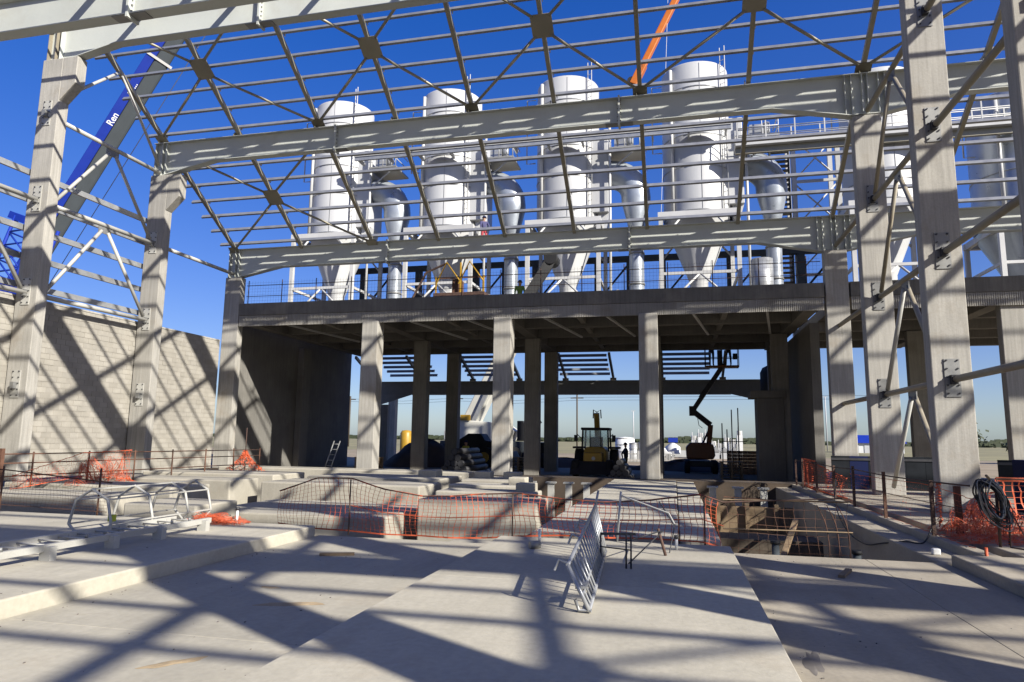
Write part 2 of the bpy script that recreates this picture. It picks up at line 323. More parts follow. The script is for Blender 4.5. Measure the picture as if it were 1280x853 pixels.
def roof(label, fz, ya, yb, ys, slope, beams, gus=()):
    t = thing('roof_grid', label, 'roof frame', (XL, ya, fz(ya)))
    for x in RX:
        M().bar((x, ya, fz(ya)), (x, yb, fz(yb)), .15, .16).build('rafter', 'rafter', t)
        for by, bt in beams:
            M().box(x-.2, x+.2, by-.1, by+.1, bt, bt+.03).build('base_plate', 'plate', t)
            M().prism([(x-.14, by-.2, bt), (x-.14, by+.2, bt), (x-.14, by+.1, fz(by)), (x-.14, by-.1, fz(by))], (.02, 0, 0)).build('cleat', 'rafter', t)
    for y in ys:
        p = purlin_mesh(y, fz(y)+.2, slope).build('purlin', 'purlin', t)
        c = M()
        for x in RX: c.ob((x+.11, y+.06, fz(y)+.17), (.012, 0, 0), (0, .05, 0), (0, 0, .09))
        stuff(c.build('clips', 'tubewhite', p))
    for gx, y0, y1 in gus:
        ym = (y0+y1)/2; z = lambda q: fz(q)-.11
        k = RX.index(gx); tt = V((0, 1, slope)).normalized(); nn = V((0, -slope, 1)).normalized(); cc = V((gx, ym, z(ym)+.01))
        M().ob(cc, (.38, 0, 0), tt*.42, nn*.012).build('gusset_plate', 'rafter', t)
        for xx in (RX[k-1], RX[k+1]):
            sg = 1 if xx > gx else -1
            for yy, sy in ((y0, -1), (y1, 1)):
                M().tube((gx+sg*.3, ym+sy*.3, z(ym+sy*.3)), (xx-sg*.18, yy-sy*.18, z(yy-sy*.18)), .055, 8).build('brace', 'rafter', t)
        for xx in (RX[k-1], RX[k+1]):
            for yy in (y0, y1): M().ob((xx, yy, z(yy)), (.26, 0, 0), tt*.26, nn*.01).build('gusset_plate', 'rafter', t)
    return t
gx = [-17.8, -10.65, -4.2, 2.82, 10.3, 17.0, 23.6]
roof('open roof slope of rafters and purlins over the silos, falling away to the deck', ZS, RY+.05, YC+.15, [29.42-.768*k for k in range(13)], -.63, [(YB, 14.15), (YC, 10.9)],
     [(x, YA+.55, YB-.1) for x in gx]+[(-17.8, YB+.2, YC-.1)])
roof('open roof slope of rafters and purlins above the camera, rising to the ridge', ZN, 9.5, RY-.05, [16.95-.7506*k for k in range(-3, 10)], .59, [(YA, 16.2), (Y0, 13.08)], [])
roof('low open roof of rafters and purlins behind the camera', ZW, -8.5, 8.9, [-2.12+.99*k for k in range(-6, 11)], .195, [(Y1_, 11.6), (Y2_, 10.84), (Y3_, 10.1), (-6.6, 8.83)], [(17.0, -3.8, -.2), (23.6, -3.8, -.2)])
# ================================================================ COLUMN LINE BRACING: struts with chevrons hanging from their middle
def bracing(x, ya, yb, levels, label, m='tube', chev=True, r=.085, top=None):
    t = thing('bracing_frame', label, 'bracing', (x, (ya+yb)/2, 0), 'bracing between columns')
    lo = [.15]+list(levels)
    for k, z in enumerate(levels):
        M().tube((x, ya+.2, z), (x, yb-.22, z), r, 10).build('strut', m, t)
        if not chev or (x < 0 and k == 0): continue
        ym = (ya+yb)/2; zb = lo[k]+.12
        M().box(x-.015, x+.015, ym-.3, ym+.3, z-.34, z-.06).build('gusset_plate', 'plate', t)
        M().tube((x, ym-.15, z-.25), (x, ya+.42, zb), r*.8, 8).build('leg', m, t)
        M().tube((x, ym+.15, z-.25), (x, yb-.42, zb), r*.8, 8).build('leg', 'tubewhite' if k < 2 else m, t)
    if top:
        ym = (ya+yb)/2
        M().tube((x, ym-.1, top), (x, ya+.4, levels[-1]+1.0), r*.7, 8).build('leg', m, t); M().tube((x, ym+.1, top), (x, yb-.3, levels[-1]+.3), r*.7, 8).build('leg', m, t)
    return t
bracing(XR+.03, YA, YB, LV, 'tubular chevron bracing between the two tall right-hand columns')
bracing(XR+.03, YB, YC, LV[:3], 'tubular struts from the second right-hand column to the deck end column', chev=False)
bracing(XR+.03, Y0, YA, LV, 'brown tubular bracing running to the right edge of the photo', chev=False)
bracing(XL, YA, YB, LV[1:], 'pale tubular bracing above the block wall between the two left columns', 'tubewhite', top=15.9)
bracing(XL, Y0, YA, LV[1:3], 'pale tubular bracing at the left edge of the photo', 'tubewhite')
bracing(XL, YB, YC, LV[2:3], 'single pale strut from the second left column to the deck column', 'tubewhite', chev=False)
gt = thing('wall_girts', 'grey girt rails running outside the left columns above the block wall', 'girts', (-22.05, 18, 6.5))
for z in (6.68, 7.7, 8.7, 9.75, 10.72): M().box(-22.12, -22.02, 8, 24.3, z-.1, z+.1).build('girt', 'galv', gt)
# ================================================================ BLOCK WALL
wt = thing('block_wall', 'pale concrete block wall along the left side with long shadows on it', 'wall', (-22, 20, 0))
M().box(-22.1, -21.91, 7.0, 29.38, 0, 6.2).build('mortar_core', 'mortar', wt)
blk = []; H = .2; L = .4
for r_ in range(31):
    y = 7.0-(L/2 if r_ % 2 else 0)
    while y < 29.38:
        a, b = max(y, 7.0), min(y+L, 29.38)
        if b-a > .06: blk.append((a+.006, b-.006, r_*H+.006, (r_+1)*H-.006))
        y += L
blk.sort(key=lambda q: abs(q[0]-20.3)*1.0+abs(q[2]-3.6)*1.3)
mesh_cache = {}; rest = M(); rest2 = M()
for k, (a, b, z0, z1) in enumerate(blk):
    j = random.uniform(-.006, .006)
    if k < 300:
        key = (round(b-a, 3), k % 2)
        if key not in mesh_cache:
            o = M().box(-22.06, -21.9, a, b, z0, z1).build('block', 'block' if k % 2 else 'block2', wt); mesh_cache[key] = (o, a, z0)
            o.location = (j, 0, 0)
        else:
            o0, a0, zz = mesh_cache[key]; o = o0.copy(); COL.objects.link(o); o.parent = wt; o.location = (j, a-a0, z0-zz)
    else: (rest if random.random() < .5 else rest2).box(-22.06, -21.9+j, a, b, z0, z1)
stuff(rest.build('blocks', 'block', wt)); stuff(rest2.build('blocks', 'block2', wt))
M().box(-22.12, -21.88, 7.0, 29.38, 6.2, 6.27).build('coping', 'column', wt, .01)
# ================================================================ DECK
dk = thing('concrete_deck', 'raised concrete deck on columns spanning the back of the hall', 'deck', (-7.4, 36, 6.9), None)
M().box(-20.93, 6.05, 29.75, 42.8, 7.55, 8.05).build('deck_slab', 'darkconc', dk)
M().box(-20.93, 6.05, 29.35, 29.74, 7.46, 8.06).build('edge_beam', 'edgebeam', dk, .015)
x = -20.9
k = 0
while x < 6.0:
    e = min(6.03, x+random.choice((1.6, 2.1, 2.6, 3.2)))
    p = M()
    nx = int((e-x)/.075); st = (e-x)/nx
    for q in range(nx): p.box(x+q*st, x+(q+.6)*st, 29.37-.02*(k % 2), 29.40, 6.92, 7.445)
    p.box(x+.004, e-.004, 29.40, 29.44, 6.92, 7.445); p.build('fascia_panel', 'column', dk); x = e; k += 1
DX = (-13.8, -7.4, -1.0)
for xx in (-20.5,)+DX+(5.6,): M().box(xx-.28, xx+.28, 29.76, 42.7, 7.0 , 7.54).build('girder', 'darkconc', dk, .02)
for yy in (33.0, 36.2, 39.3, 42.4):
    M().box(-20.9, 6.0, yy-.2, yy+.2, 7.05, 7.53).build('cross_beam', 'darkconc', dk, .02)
for xx in (-17.1, -10.6, -4.2, 2.3): M().box(xx-.12, xx+.12, 29.76, 42.7, 7.2, 7.52).build('joist', 'midconc', dk)
for xx in (-18.5, -12.0, -9.2, -5.6, -2.8, .9, 3.9): M().bar((xx, 29.9, 7.02), (xx+.9, 36.0, 7.02), .1, .08).build('hanger', 'whitesteel', dk)
d2 = thing('concrete_deck', 'right-hand continuation of the raised deck behind the tall columns', 'deck', (18, 36, 6.9))
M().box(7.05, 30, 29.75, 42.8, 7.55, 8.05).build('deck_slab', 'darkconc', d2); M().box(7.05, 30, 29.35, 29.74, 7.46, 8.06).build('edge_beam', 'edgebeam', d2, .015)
x = 7.06
while x < 29.8:
    e = x+2.6; p = M()
    for q in range(34): p.box(x+q*2.6/34, x+(q+.6)*2.6/34, 29.37, 29.40, 6.92, 7.445)
    p.box(x+.004, e-.004, 29.40, 29.44, 6.92, 7.445); p.build('fascia_panel', 'column', d2); x = e
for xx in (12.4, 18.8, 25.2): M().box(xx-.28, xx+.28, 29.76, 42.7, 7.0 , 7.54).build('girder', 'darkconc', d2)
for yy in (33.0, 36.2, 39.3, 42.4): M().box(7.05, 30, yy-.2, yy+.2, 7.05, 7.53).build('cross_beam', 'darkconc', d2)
rows = {29.6: 'front', 36.2: 'middle', 42.0: 'rear'}
for yy, nm in rows.items():
    for xx, cn in zip(DX, ('left', 'centre', 'right')):
        column(xx, yy, 6.99, f'deck support column, {cn} one of the {nm} row under the deck', wx=.4, wy=.36 if yy < 30 else .3, m='column' if yy < 30 else 'midconc', base=0 if yy < 30.4 else GZ)
for xx, yy, nm in ((12.0, 30.2, 'front row, right of the tall column'), (12.6, 29.2, 'front row at the right edge of the photo')):
    pass
column(11.4, 36.2, 6.99, 'dark deck support column seen just right of the tall column', wx=.4, m='midconc', base=GZ)
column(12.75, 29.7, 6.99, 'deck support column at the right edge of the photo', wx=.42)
column(5.2, 36.2, 6.99, 'dark deck column beside the right end wall', wx=.4, m='midconc', base=GZ); column(5.8, 42.2, 6.99, 'rear dark column of the right end wall', wx=.4, m='midconc', base=GZ)
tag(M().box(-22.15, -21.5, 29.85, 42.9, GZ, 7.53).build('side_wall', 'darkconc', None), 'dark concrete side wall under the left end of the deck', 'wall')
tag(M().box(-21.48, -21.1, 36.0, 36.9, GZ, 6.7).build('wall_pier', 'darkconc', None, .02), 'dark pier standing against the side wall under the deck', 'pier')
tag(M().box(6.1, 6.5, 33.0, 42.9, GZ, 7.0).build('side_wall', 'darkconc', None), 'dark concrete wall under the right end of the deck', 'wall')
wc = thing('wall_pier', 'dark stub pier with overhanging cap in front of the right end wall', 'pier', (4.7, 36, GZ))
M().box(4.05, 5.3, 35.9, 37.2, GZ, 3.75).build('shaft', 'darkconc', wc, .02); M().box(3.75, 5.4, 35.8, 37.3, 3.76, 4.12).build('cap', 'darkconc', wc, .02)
# guard mesh on the deck edge
gm = thing('guard_mesh', 'thin dark wire mesh guard along the deck edge', 'guard fence', (-7.4, 29.55, 8.06))
for k in range(15): M().tube((-20.6+1.86*k, 29.55, 8.06), (-20.6+1.86*k, 29.55, 9.25), .022, 6).build('post', 'rebar', gm)
for z in (8.45, 9.0): M().tube((-20.7, 29.55, z), (6.0, 29.55, z), .016, 5).build('rail', 'rebar', gm)
n_ = M()
for k in range(178): n_.tube((-20.7+.15*k, 29.56, 8.07), (-20.7+.15*k, 29.56, 9.22), .0035, 3, cap=False)
for k in range(8): n_.tube((-20.7, 29.56, 8.08+.15*k), (6, 29.56, 8.08+.15*k), .0035, 3, cap=False)
stuff(n_.build('wire_mesh', 'darksteel', gm))
# ================================================================ LEAN-TO behind the deck
lt = thing('lean_to_roof', 'lean-to roof frame seen through the gap below the deck, its beam coloured dark for shade', 'roof frame', (-7, 46, 4.6))
beam_z = 5.55
fz = lambda y: 5.75+.40*(46-y)
M().box(-20.6, 6.6, 45.98, 46.02, 4.62, 5.52).build('web', 'plate', lt); M().box(-20.6, 6.6, 45.85, 46.15, 5.52, 5.55).build('top_flange', 'beam', lt); M().box(-18.2, 3.6, 45.85, 46.15, 4.59, 4.62).build('bottom_flange', 'beam', lt)  # web and haunches of the cream beam: shade painted in as darker grey
M().prism([(-20.6, 45.98, 4.62), (-18.2, 45.98, 4.62), (-20.6, 45.98, 3.9)], (0, .04, 0)).build('haunch', 'plate', lt); M().prism([(6.6, 45.98, 4.62), (6.6, 45.98, 3.9), (3.6, 45.98, 4.62)], (0, .04, 0)).build('haunch', 'plate', lt)
for xx in RX[:9]: M().bar((xx+.3, 42.9, fz(42.9)), (xx+.3, 46.1, fz(46.1)), .15, .18).build('rafter', 'rafter', lt); M().box(xx+.1, xx+.5, 45.9, 46.1, 5.552, 5.72).build('cleat', 'rafter', lt)
for k in range(6):
    for xa, xb in ((-19.9, -16.3), (-14.1, -10.4), (-7.5, -4.1), (-1.0, 2.3)): purlin_mesh(45.9-.6*k, fz(45.9-.6*k)+.2, -.4, xa, xb).build('purlin', 'purlin', lt)
column(-20.4, 46, 3.9, 'dark column of the lean-to behind the left deck wall', base=GZ, m='midconc'); column(6.6, 46, 3.9, 'dark column of the lean-to behind the right deck wall', base=GZ, m='midconc')
tank = thing('round_vessel', 'dark dome-topped vessel on a plinth behind the right end of the deck', 'tank', (6.1, 44.2, GZ))
M().box(5.3, 6.9, 43.4, 45.0, GZ, 4.0).build('plinth', 'darkconc', tank); M().lathe([(.0, 6.35), (.45, 6.28), (.8, 6.1), (.95, 5.8), (.95, 4.35), (.9, 4.3)], (6.15, 44.2, 0), 20).build('shell', 'boomgrey', tank)
for k in range(6): M().tube((6.15+.85*math.cos(k), 44.2+.85*math.sin(k), 4.0), (6.15+.85*math.cos(k), 44.2+.85*math.sin(k), 4.35), .05, 6).build('leg', 'darksteel', tank)
# ================================================================ SILOS on the deck
DZ = 8.06
def silo(x, y=39., label='', duct=True, m='silo', r=1.87, zt=22.75, zb=14.0, lean=0):
    t = thing('silo', label, 'silo', (x, y, DZ), 'silos on the deck')
    b = M().lathe([(0, zt+.12), (1.25, zt+.08), (r-.04, zt+.02), (r, zt-.04), (r, zb)], (x, y, 0), 48).build('shell', m, t)
    for z in (zt-1.45, zt-4.25, zt-6.1, zb+.12): M().lathe([(r, z-.025), (r+.03, z-.025), (r+.03, z+.025), (r, z+.025)], (x, y, 0), 48).build('ring_band', 'galv', b)
    sm = M()
    for a in (-1.45,): sm.tube((x+(r+.01)*math.cos(a), y+(r+.01)*math.sin(a), zb), (x+(r+.01)*math.cos(a), y+(r+.01)*math.sin(a), zt-.1), .012, 4)
    sm.build('seam', 'galv', b)
    M().lathe([(r-.05, zb), (r-.12, zb-.35), (.5, zb-3.6), (.5, zb-4.4)], (x, y, 0), 32).build('cone', m, t)
    M().box(x-.5, x+.5, y-.5, y+.5, DZ+.5, zb-4.4).build('outlet_box', 'whitesteel', t)
    # vent pipe bracket on the left
    M().path([(x-r-.02, y-.6, zt-.7), (x-r-.55, y-.6, zt-.7), (x-r-.55, y-.6, zb+4), (x-r-.02, y-.6, zb+4)], .04, 6).build('vent_pipe', 'whitesteel', t)
    M().tube((x-r*.72, y-r*.72-.12, zb), (x-r*.72, y-r*.72-.12, zt-.2), .1, 10).build('riser_pipe', 'whitesteel', t)
    ld = M()
    for s in (-.2, .2): ld.tube((x+r*.8+s*.6, y-r*.75-.1-s*.5, zb), (x+r*.8+s*.6, y-r*.75-.1-s*.5, zt+.9), .028, 5)
    for k in range(26): ld.tube((x+r*.8-.12, y-r*.75, zb+.35*k+.1), (x+r*.8+.12, y-r*.75-.2, zb+.35*k+.1), .015, 4)
    ld.build('ladder', 'whitesteel', t)
    fr = 2.02
    for sx in (-1, 1):
        for sy in (-1, 1): M().box(x+sx*fr-.11, x+sx*fr+.11, y+sy*fr-.11, y+sy*fr+.11, DZ, zb-.35).build('leg', 'whitesteel', t)
    for sy in (-1, 1): M().box(x-fr-.15, x+fr+.15, y+sy*fr-.12, y+sy*fr+.12, zb-.35, zb-.02).build('ring_beam', 'whitesteel', t); M().box(x-fr, x+fr, y+sy*fr-.06, y+sy*fr+.06, DZ+2.4, DZ+2.55).build('tie_beam', 'whitesteel', t)
    for sx in (-1, 1): M().box(x+sx*fr-.12, x+sx*fr+.12, y-fr+.13, y+fr-.13, zb-.35, zb-.02).build('ring_beam', 'whitesteel', t); M().box(x+sx*fr-.06, x+sx*fr+.06, y-fr, y+fr, DZ+2.4, DZ+2.55).build('tie_beam', 'whitesteel', t)
    for sy in (-1, 1):
        for sx in (-1, 1):
            M().tube((x+sx*fr, y+sy*fr, DZ+.5), (x, y+sy*fr, DZ+2.45), .06, 6).build('brace', 'whitesteel', t)
            M().tube((x+sx*fr, y+sy*fr, DZ+4.3), (x+sx*.9, y+sy*fr, zb-.3), .06, 6).build('brace', 'whitesteel', t)
    M().tube((x-.6, y-1.2, DZ+.7), (x+3.1, y-1.4, DZ+1.7), .16, 10).build('screw_tube', 'galv', t)
    if duct:
        M().box(x+r*.62, x+r+.62, y-1.0, y+.9, zb+.6, zb+5.6).build('filter_box', m, t, .02)
        M().prism([(x+r+.0, y-.7, zb+.6), (x+r+.62, y-.7, zb+.6), (x+r+.3, y-.7, zb-.5), (x+r, y-.7, zb-.8)], (0, 1.3, 0)).build('hopper', m, t)
        cx, cz, rr = x+r+.7, zb+1.6, 1.45
        q = M(); prof = []
        for k in range(9):
            a = math.pi/2-k/8*math.pi/2; prof.append((cx+rr*math.cos(a), cz+rr*math.sin(a), math.sin(a), math.cos(a)))
        i0 = len(q.v); n = 16
        for k, (px, pz, sn, cs) in enumerate(prof):
            for j in range(n):
                g_ = 2*math.pi*j/n; ra = .84; q.v.append((px+cs*ra*math.cos(g_), y-.2+ra*math.sin(g_), pz+sn*ra*math.cos(g_)))
        for k in range(8):
            for j in range(n): e = (j+1) % n; A = i0+k*n; q.sm.add(len(q.f)); q.f.append((A+j, A+e, A+n+e, A+n+j))
        q.build('elbow_duct', 'galvpipe', t)
        ex = cx+rr
        q = M().lathe([(.84, cz), (.84, cz-.25), (.44, cz-1.9)], (ex, y-.2, 0), 20); q.build('reducer', 'galvpipe', t)
        p = M().lathe([(.42, cz-1.9), (.42, DZ)], (ex, y-.2, 0), 20).build('down_pipe', 'galvpipe', t)
        for z in (cz-1.9, cz-3.4, cz-5.2, cz-7): M().lathe([(.42, z-.05), (.46, z-.05), (.46, z+.05), (.42, z+.05)], (ex, y-.2, 0), 20).build('pipe_band', 'plate', p)
        # service platform by the filter box
        pl = M().box(x+r+.7, x+r+2.5, y-1.5, y+.6, zb+4.15, zb+4.25).build('platform', 'galv', t)
        rl = M()
        for px in (x+r+.8, x+r+1.6, x+r+2.45): rl.tube((px, y-1.45, zb+4.25), (px, y-1.45, zb+5.3), .03, 5)
        for pz in (4.75, 5.3): rl.tube((x+r+.8, y-1.45, zb+pz), (x+r+2.45, y-1.45, zb+pz), .03, 5); rl.tube((x+r+2.45, y-1.45, zb+pz), (x+r+2.45, y+.5, zb+pz), .03, 5)
        rl.build('handrail', 'whitesteel', pl)
        bs = M(); bs.box(x+r+1.0, x+r+1.7, y-1.2, y-.3, zb+4.26, zb+5.0); bs.tube((x+r+1.9, y-1, zb+4.3), (x+r+1.9, y-1, zb+5.1), .2, 10); bs.build('fan_unit', 'galv', t)
        M().tube((x+r+.75, y-1.3, DZ), (x+r+.75, y-1.3, zt-2.5), .075, 8).build('standpipe', 'whitesteel', t)
        M().bar((x+r+.8, y-1.4, zb+2.9), (x+r+2.3, y-1.4, zb+4.1), .06, .06).build('strut', 'whitesteel', t)
    return t
SX = [-20.8, -13.34, -5.92, 1.53]
s0 = silo(SX[0], label='leftmost white silo on its steel frame above the deck')
for x, lb in zip(SX[1:], ('second white silo from the left above the deck', 'third white silo from the left, right of centre above the deck', 'fourth white silo, the tallest looking one beside the catwalk')): copy_tree(s0, (x-SX[0], 0, 0), lb)
s5 = silo(11.15, label='white silo partly hidden behind the two tall concrete columns', duct=False, zt=21.3); silo(18.0, 39.5, 'galvanised grey silo at the right edge behind the columns', False, 'galvpipe', 2.25, 19.6, 12.6)
pr_ = thing('pipe_rack', 'long pale walkway beam passing across the silos below the middle roof beam', 'walkway', (-8, 36.4, 18.3))
M().box(-18.6, 3.3, 36.2, 36.9, 18.42, 18.6).build('deck', 'whitesteel', pr_); M().box(-18.6, 3.3, 36.25, 36.4, 18.2, 18.41).build('edge_channel', 'galv', pr_)
for k in range(12): M().box(-18.4+1.95*k-.05, -18.4+1.95*k+.05, 36.45, 37.2, 18.2, 18.4).build('bracket', 'whitesteel', pr_)
# support frame behind the silos, its shadow put into the dark grey colour
df = thing('support_frame', 'steel post and beam frame at the back of the deck below the silos, coloured dark for shadow', 'steel frame', (-8, 42.4, DZ))
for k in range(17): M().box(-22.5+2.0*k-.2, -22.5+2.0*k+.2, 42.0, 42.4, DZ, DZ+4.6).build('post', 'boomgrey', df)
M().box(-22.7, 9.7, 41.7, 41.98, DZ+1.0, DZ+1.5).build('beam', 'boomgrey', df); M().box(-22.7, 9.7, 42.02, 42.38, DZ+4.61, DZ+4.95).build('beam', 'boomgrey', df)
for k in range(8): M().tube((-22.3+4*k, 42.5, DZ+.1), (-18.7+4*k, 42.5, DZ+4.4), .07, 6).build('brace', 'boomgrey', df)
# catwalk and stair tower
cw = thing('catwalk', 'white railed catwalk running right from the fourth silo', 'catwalk', (10, 37, 17.3))
M().box(3.5, 17.0, 36.4, 37.6, 17.25, 17.45).build('walkway', 'whitesteel', cw); M().box(3.5, 17.0, 36.7, 36.9, 16.9, 17.24).build('girder', 'rafter', cw)
for yy in (36.45, 37.55):
    for k in range(10): M().box(3.6+1.45*k-.03, 3.6+1.45*k+.03, yy-.03, yy+.03, 17.45, 18.6).build('post', 'whitesteel', cw)
    for z in (17.8, 18.2, 18.6): M().tube((3.5, yy, z), (17, yy, z), .028, 6).build('rail', 'whitesteel', cw)
st = thing('stair_tower', 'white braced stair tower with dark treads right of the fourth silo', 'stair tower', (8.6, 43.5, DZ))
for xx in (7.4, 9.9):
    for yy in (42.6, 44.6): M().box(xx-.13, xx+.13, yy-.13, yy+.13, DZ, 20.2).build('post', 'whitesteel', st)
for k in range(4):
    z = DZ+.6+2.9*k
    for a, b in (((7.4, 9.9)), ((9.9, 7.4))): M().tube((a, 42.55, z), (b, 42.55, z+2.7), .05, 6).build('brace', 'whitesteel', st)
    M().box(7.27, 10.03, 42.48, 42.6, z+2.72, z+2.88).build('tie', 'whitesteel', st)
for k in range(38): M().box(6.2, 7.2, 43.0+.02*(k % 9), 43.5, DZ+.3+.31*k, DZ+.36+.31*k).build('tread', 'darksteel', st)
M().box(6.1, 6.18, 43.0, 43.4, DZ, 20.2).build('stringer', 'boomgrey', st); M().box(7.2, 7.26, 43.0, 43.4, DZ, 20.2).build('stringer', 'boomgrey', st)
# ---- clutter on the deck
hz = thing('yellow_hoist', 'yellow and brown hoist frame standing on the deck below the second silo', 'hoist', (-10.3, 32.5, DZ))
for xx in (-11.6, -10.3, -9.1): M().box(xx-.035, xx+.035, 32.0, 32.07, DZ, DZ+(2.3 if xx == -10.3 else 1.6)).build('post', 'yellow', hz)
M().box(-11.7, -9.0, 31.9, 33.0, DZ, DZ+.75).build('skip', 'rebar', hz, .03); M().box(-10.8, -10.4, 32.2, 32.9, DZ+.75, DZ+1.5).build('motor', 'rust', hz)
for a in (-11.6, -10.4): M().path([(a, 32, DZ+1.2), (a+.6, 31.9, DZ+2.3), (a+1.3, 32, DZ+1.3)], .045, 6).build('hose', 'yellow', hz)
M().box(-11.7, -9.0, 32.08, 32.13, DZ+1.5, DZ+1.55).build('rail', 'rust', hz); M().path([(-12.9, 32, DZ+.4), (-12.2, 32.2, DZ+1.9), (-11, 32, DZ+2.3)], .06, 6).build('hose', 'rebar', hz)
cv = thing('belt_conveyor', 'black slanted conveyor leaning on the deck below the third silo', 'conveyor', (-6.6, 33, DZ))
M().bar((-7.4, 33, DZ+.1), (-5.9, 33.4, DZ+2.6), .8, .5).build('trough', 'black', cv); M().tube((-5.9, 32.9, DZ+2.6), (-5.9, 33.9, DZ+2.6), .35, 12).build('drum', 'black', cv); M().box(-7.1, -6.9, 33, 33.2, DZ, DZ+.8).build('leg', 'black', cv)
dr = thing('steel_drum', 'grey steel drum on the deck right of the fourth silo legs', 'drum', (4.6, 36.5, DZ))
M().lathe([(0, 2.9), (.55, 2.9), (.55, 1.2), (.2, .5), (.2, 0)], (4.6, 36.5, DZ), 18).build('shell', 'galv', dr)
for a in (.5, 2.6, 4.7): M().tube((4.6+.5*math.cos(a), 36.5+.5*math.sin(a), DZ), (4.6+.5*math.cos(a), 36.5+.5*math.sin(a), DZ+1.4), .04, 6).build('leg', 'whitesteel', dr)
# ================================================================ CRANES beyond the hall
def text_part(txt, size, origin, ux, uy, parent, name='lettering'):
    cu = bpy.data.curves.new(name, 'FONT'); cu.body = txt; cu.size = size; cu.extrude = .005; cu.offset = size*.012
    tmp = bpy.data.objects.new(name+'_src', cu); COL.objects.link(tmp); dg = bpy.context.evaluated_depsgraph_get()
    me = bpy.data.meshes.new_from_object(tmp.evaluated_get(dg)); bpy.data.objects.remove(tmp)
    ux = V(ux).normalized(); uy = V(uy).normalized(); uz = ux.cross(uy); o = V(origin)-ORG[parent.name]
    me.transform(Matrix((ux, uy, uz)).transposed().to_4x4()); me.transform(Matrix.Translation(o))
    me.materials.clear(); me.materials.append(MATS['letter']); ob = bpy.data.objects.new(name, me); COL.objects.link(ob); ob.parent = parent; return ob
p1, p2 = V((-64.6, 60, 28.0)), V((-53.2, 60, 46.2)); ax = (p2-p1).normalized(); base = p1-ax*33; tip = p1+ax*34
vw = V((-59, 60, 36-1.6)).normalized(); up = ax.cross(vw).normalized()
if up.z < 0: up = -up
bc = thing('blue_crane', 'blue and grey telescopic crane boom rising behind the left columns', 'crane', (base.x, base.y, GZ))
fc = ax.cross(up).normalized()
if fc.dot(vw) > 0: fc = -fc
M().ob((base+tip)/2-up*.38, ax*(tip-base).length/2, up*.74, fc*.9).build('boom_section', 'boomgrey', bc, .25); M().ob((base+tip)/2+up*.82, ax*(tip-base).length/2, up*.46, fc*.91).build('boom_section', 'blue', bc, .05)
M().ob(p1+ax*17.6-up*.1, ax*.14, up*1.35, fc*1.0).build('collar', 'whitesteel', bc)
M().tube(base-up*2.3, tip-up*2.6, .04, 4).build('hoist_rope', 'darksteel', bc)
def onboom(px_t, side): return p1+ax*px_t+up*side+fc*.94
text_part('Ren', .95, onboom(8.6, .42), ax, up, bc); text_part('ur...', .95, onboom(12.6, .42), ax, up, bc)
M().box(base.x-3, base.x+3, base.y-4, base.y+4, GZ+.6, GZ+3.4).build('carrier', 'blue', bc, .1)
lat = thing('lattice_mast', 'bright blue lattice mast section seen behind the far left column', 'crane', (-54.5, 45, GZ))
o_ = V((-57.6, 45, 11.5)); a1 = V((1.1, 0, 2.9)).normalized(); a2 = V((2.9, 0, -1.1)).normalized()
for i in range(2):
    for j in (0, 1): M().tube(o_+a2*(2.6*i)+V((0, 2*j, 0)), o_+a1*9+a2*(2.6*i)+V((0, 2*j, 0)), .14, 6).build('chord', 'blue', lat)
for k in range(7):
    z0 = o_+a1*(1.25*k); M().tube(z0, z0+a2*2.6+a1*1.2, .08, 5).build('lacing', 'blue', lat); M().tube(z0+a2*2.6, z0+a1*1.2, .08, 5).build('lacing', 'blue', lat); M().tube(z0, z0+a2*2.6, .08, 5).build('lacing', 'blue', lat)
M().ob(o_+a1*1.5+a2*1.3+V((0, 1, 0)), a1*1.6, a2*1.5, (0, 1.1, 0)).build('counterweight', 'blue', lat, .1)
M().ob(o_+a1*8.9+a2*.2+V((0, 1, 0)), a1*.3, a2*.9, (0, 1.1, 0)).build('head', 'blue', lat)
for i in (0, 1): M().tube((-57+3*i, 46, GZ), (-57+3*i, 46, 12.5), .2, 6).build('post', 'blue', lat)
q1, q2 = V((-3.6, 75, 42.6)), V((1.35, 75, 52.6)); qa = (q2-q1).normalized()
ob_ = thing('orange_boom', 'orange crane boom slanting up between the third and fourth silos', 'crane', (q1.x, 75, GZ))
M().bar(q1, q1+qa*40, .72, .8, (0, -1, 0)).build('boom_section', 'boomorange', ob_, .1); M().bar(q1-qa*.5, q1+qa*2.2, .9, 1.0, (0, -1, 0)).build('boom_head', 'boomorange', ob_, .08)
M().tube(q1+V((-.4, -.4, 0)), q1+V((-.4, .4, 0)), .5, 10).build('sheave', 'black', ob_); M().tube(q1+qa*12+V((-1.4, 0, 0)), V((-2.2, 75, GZ)), .035, 4).build('hoist_rope', 'whitesteel', ob_)
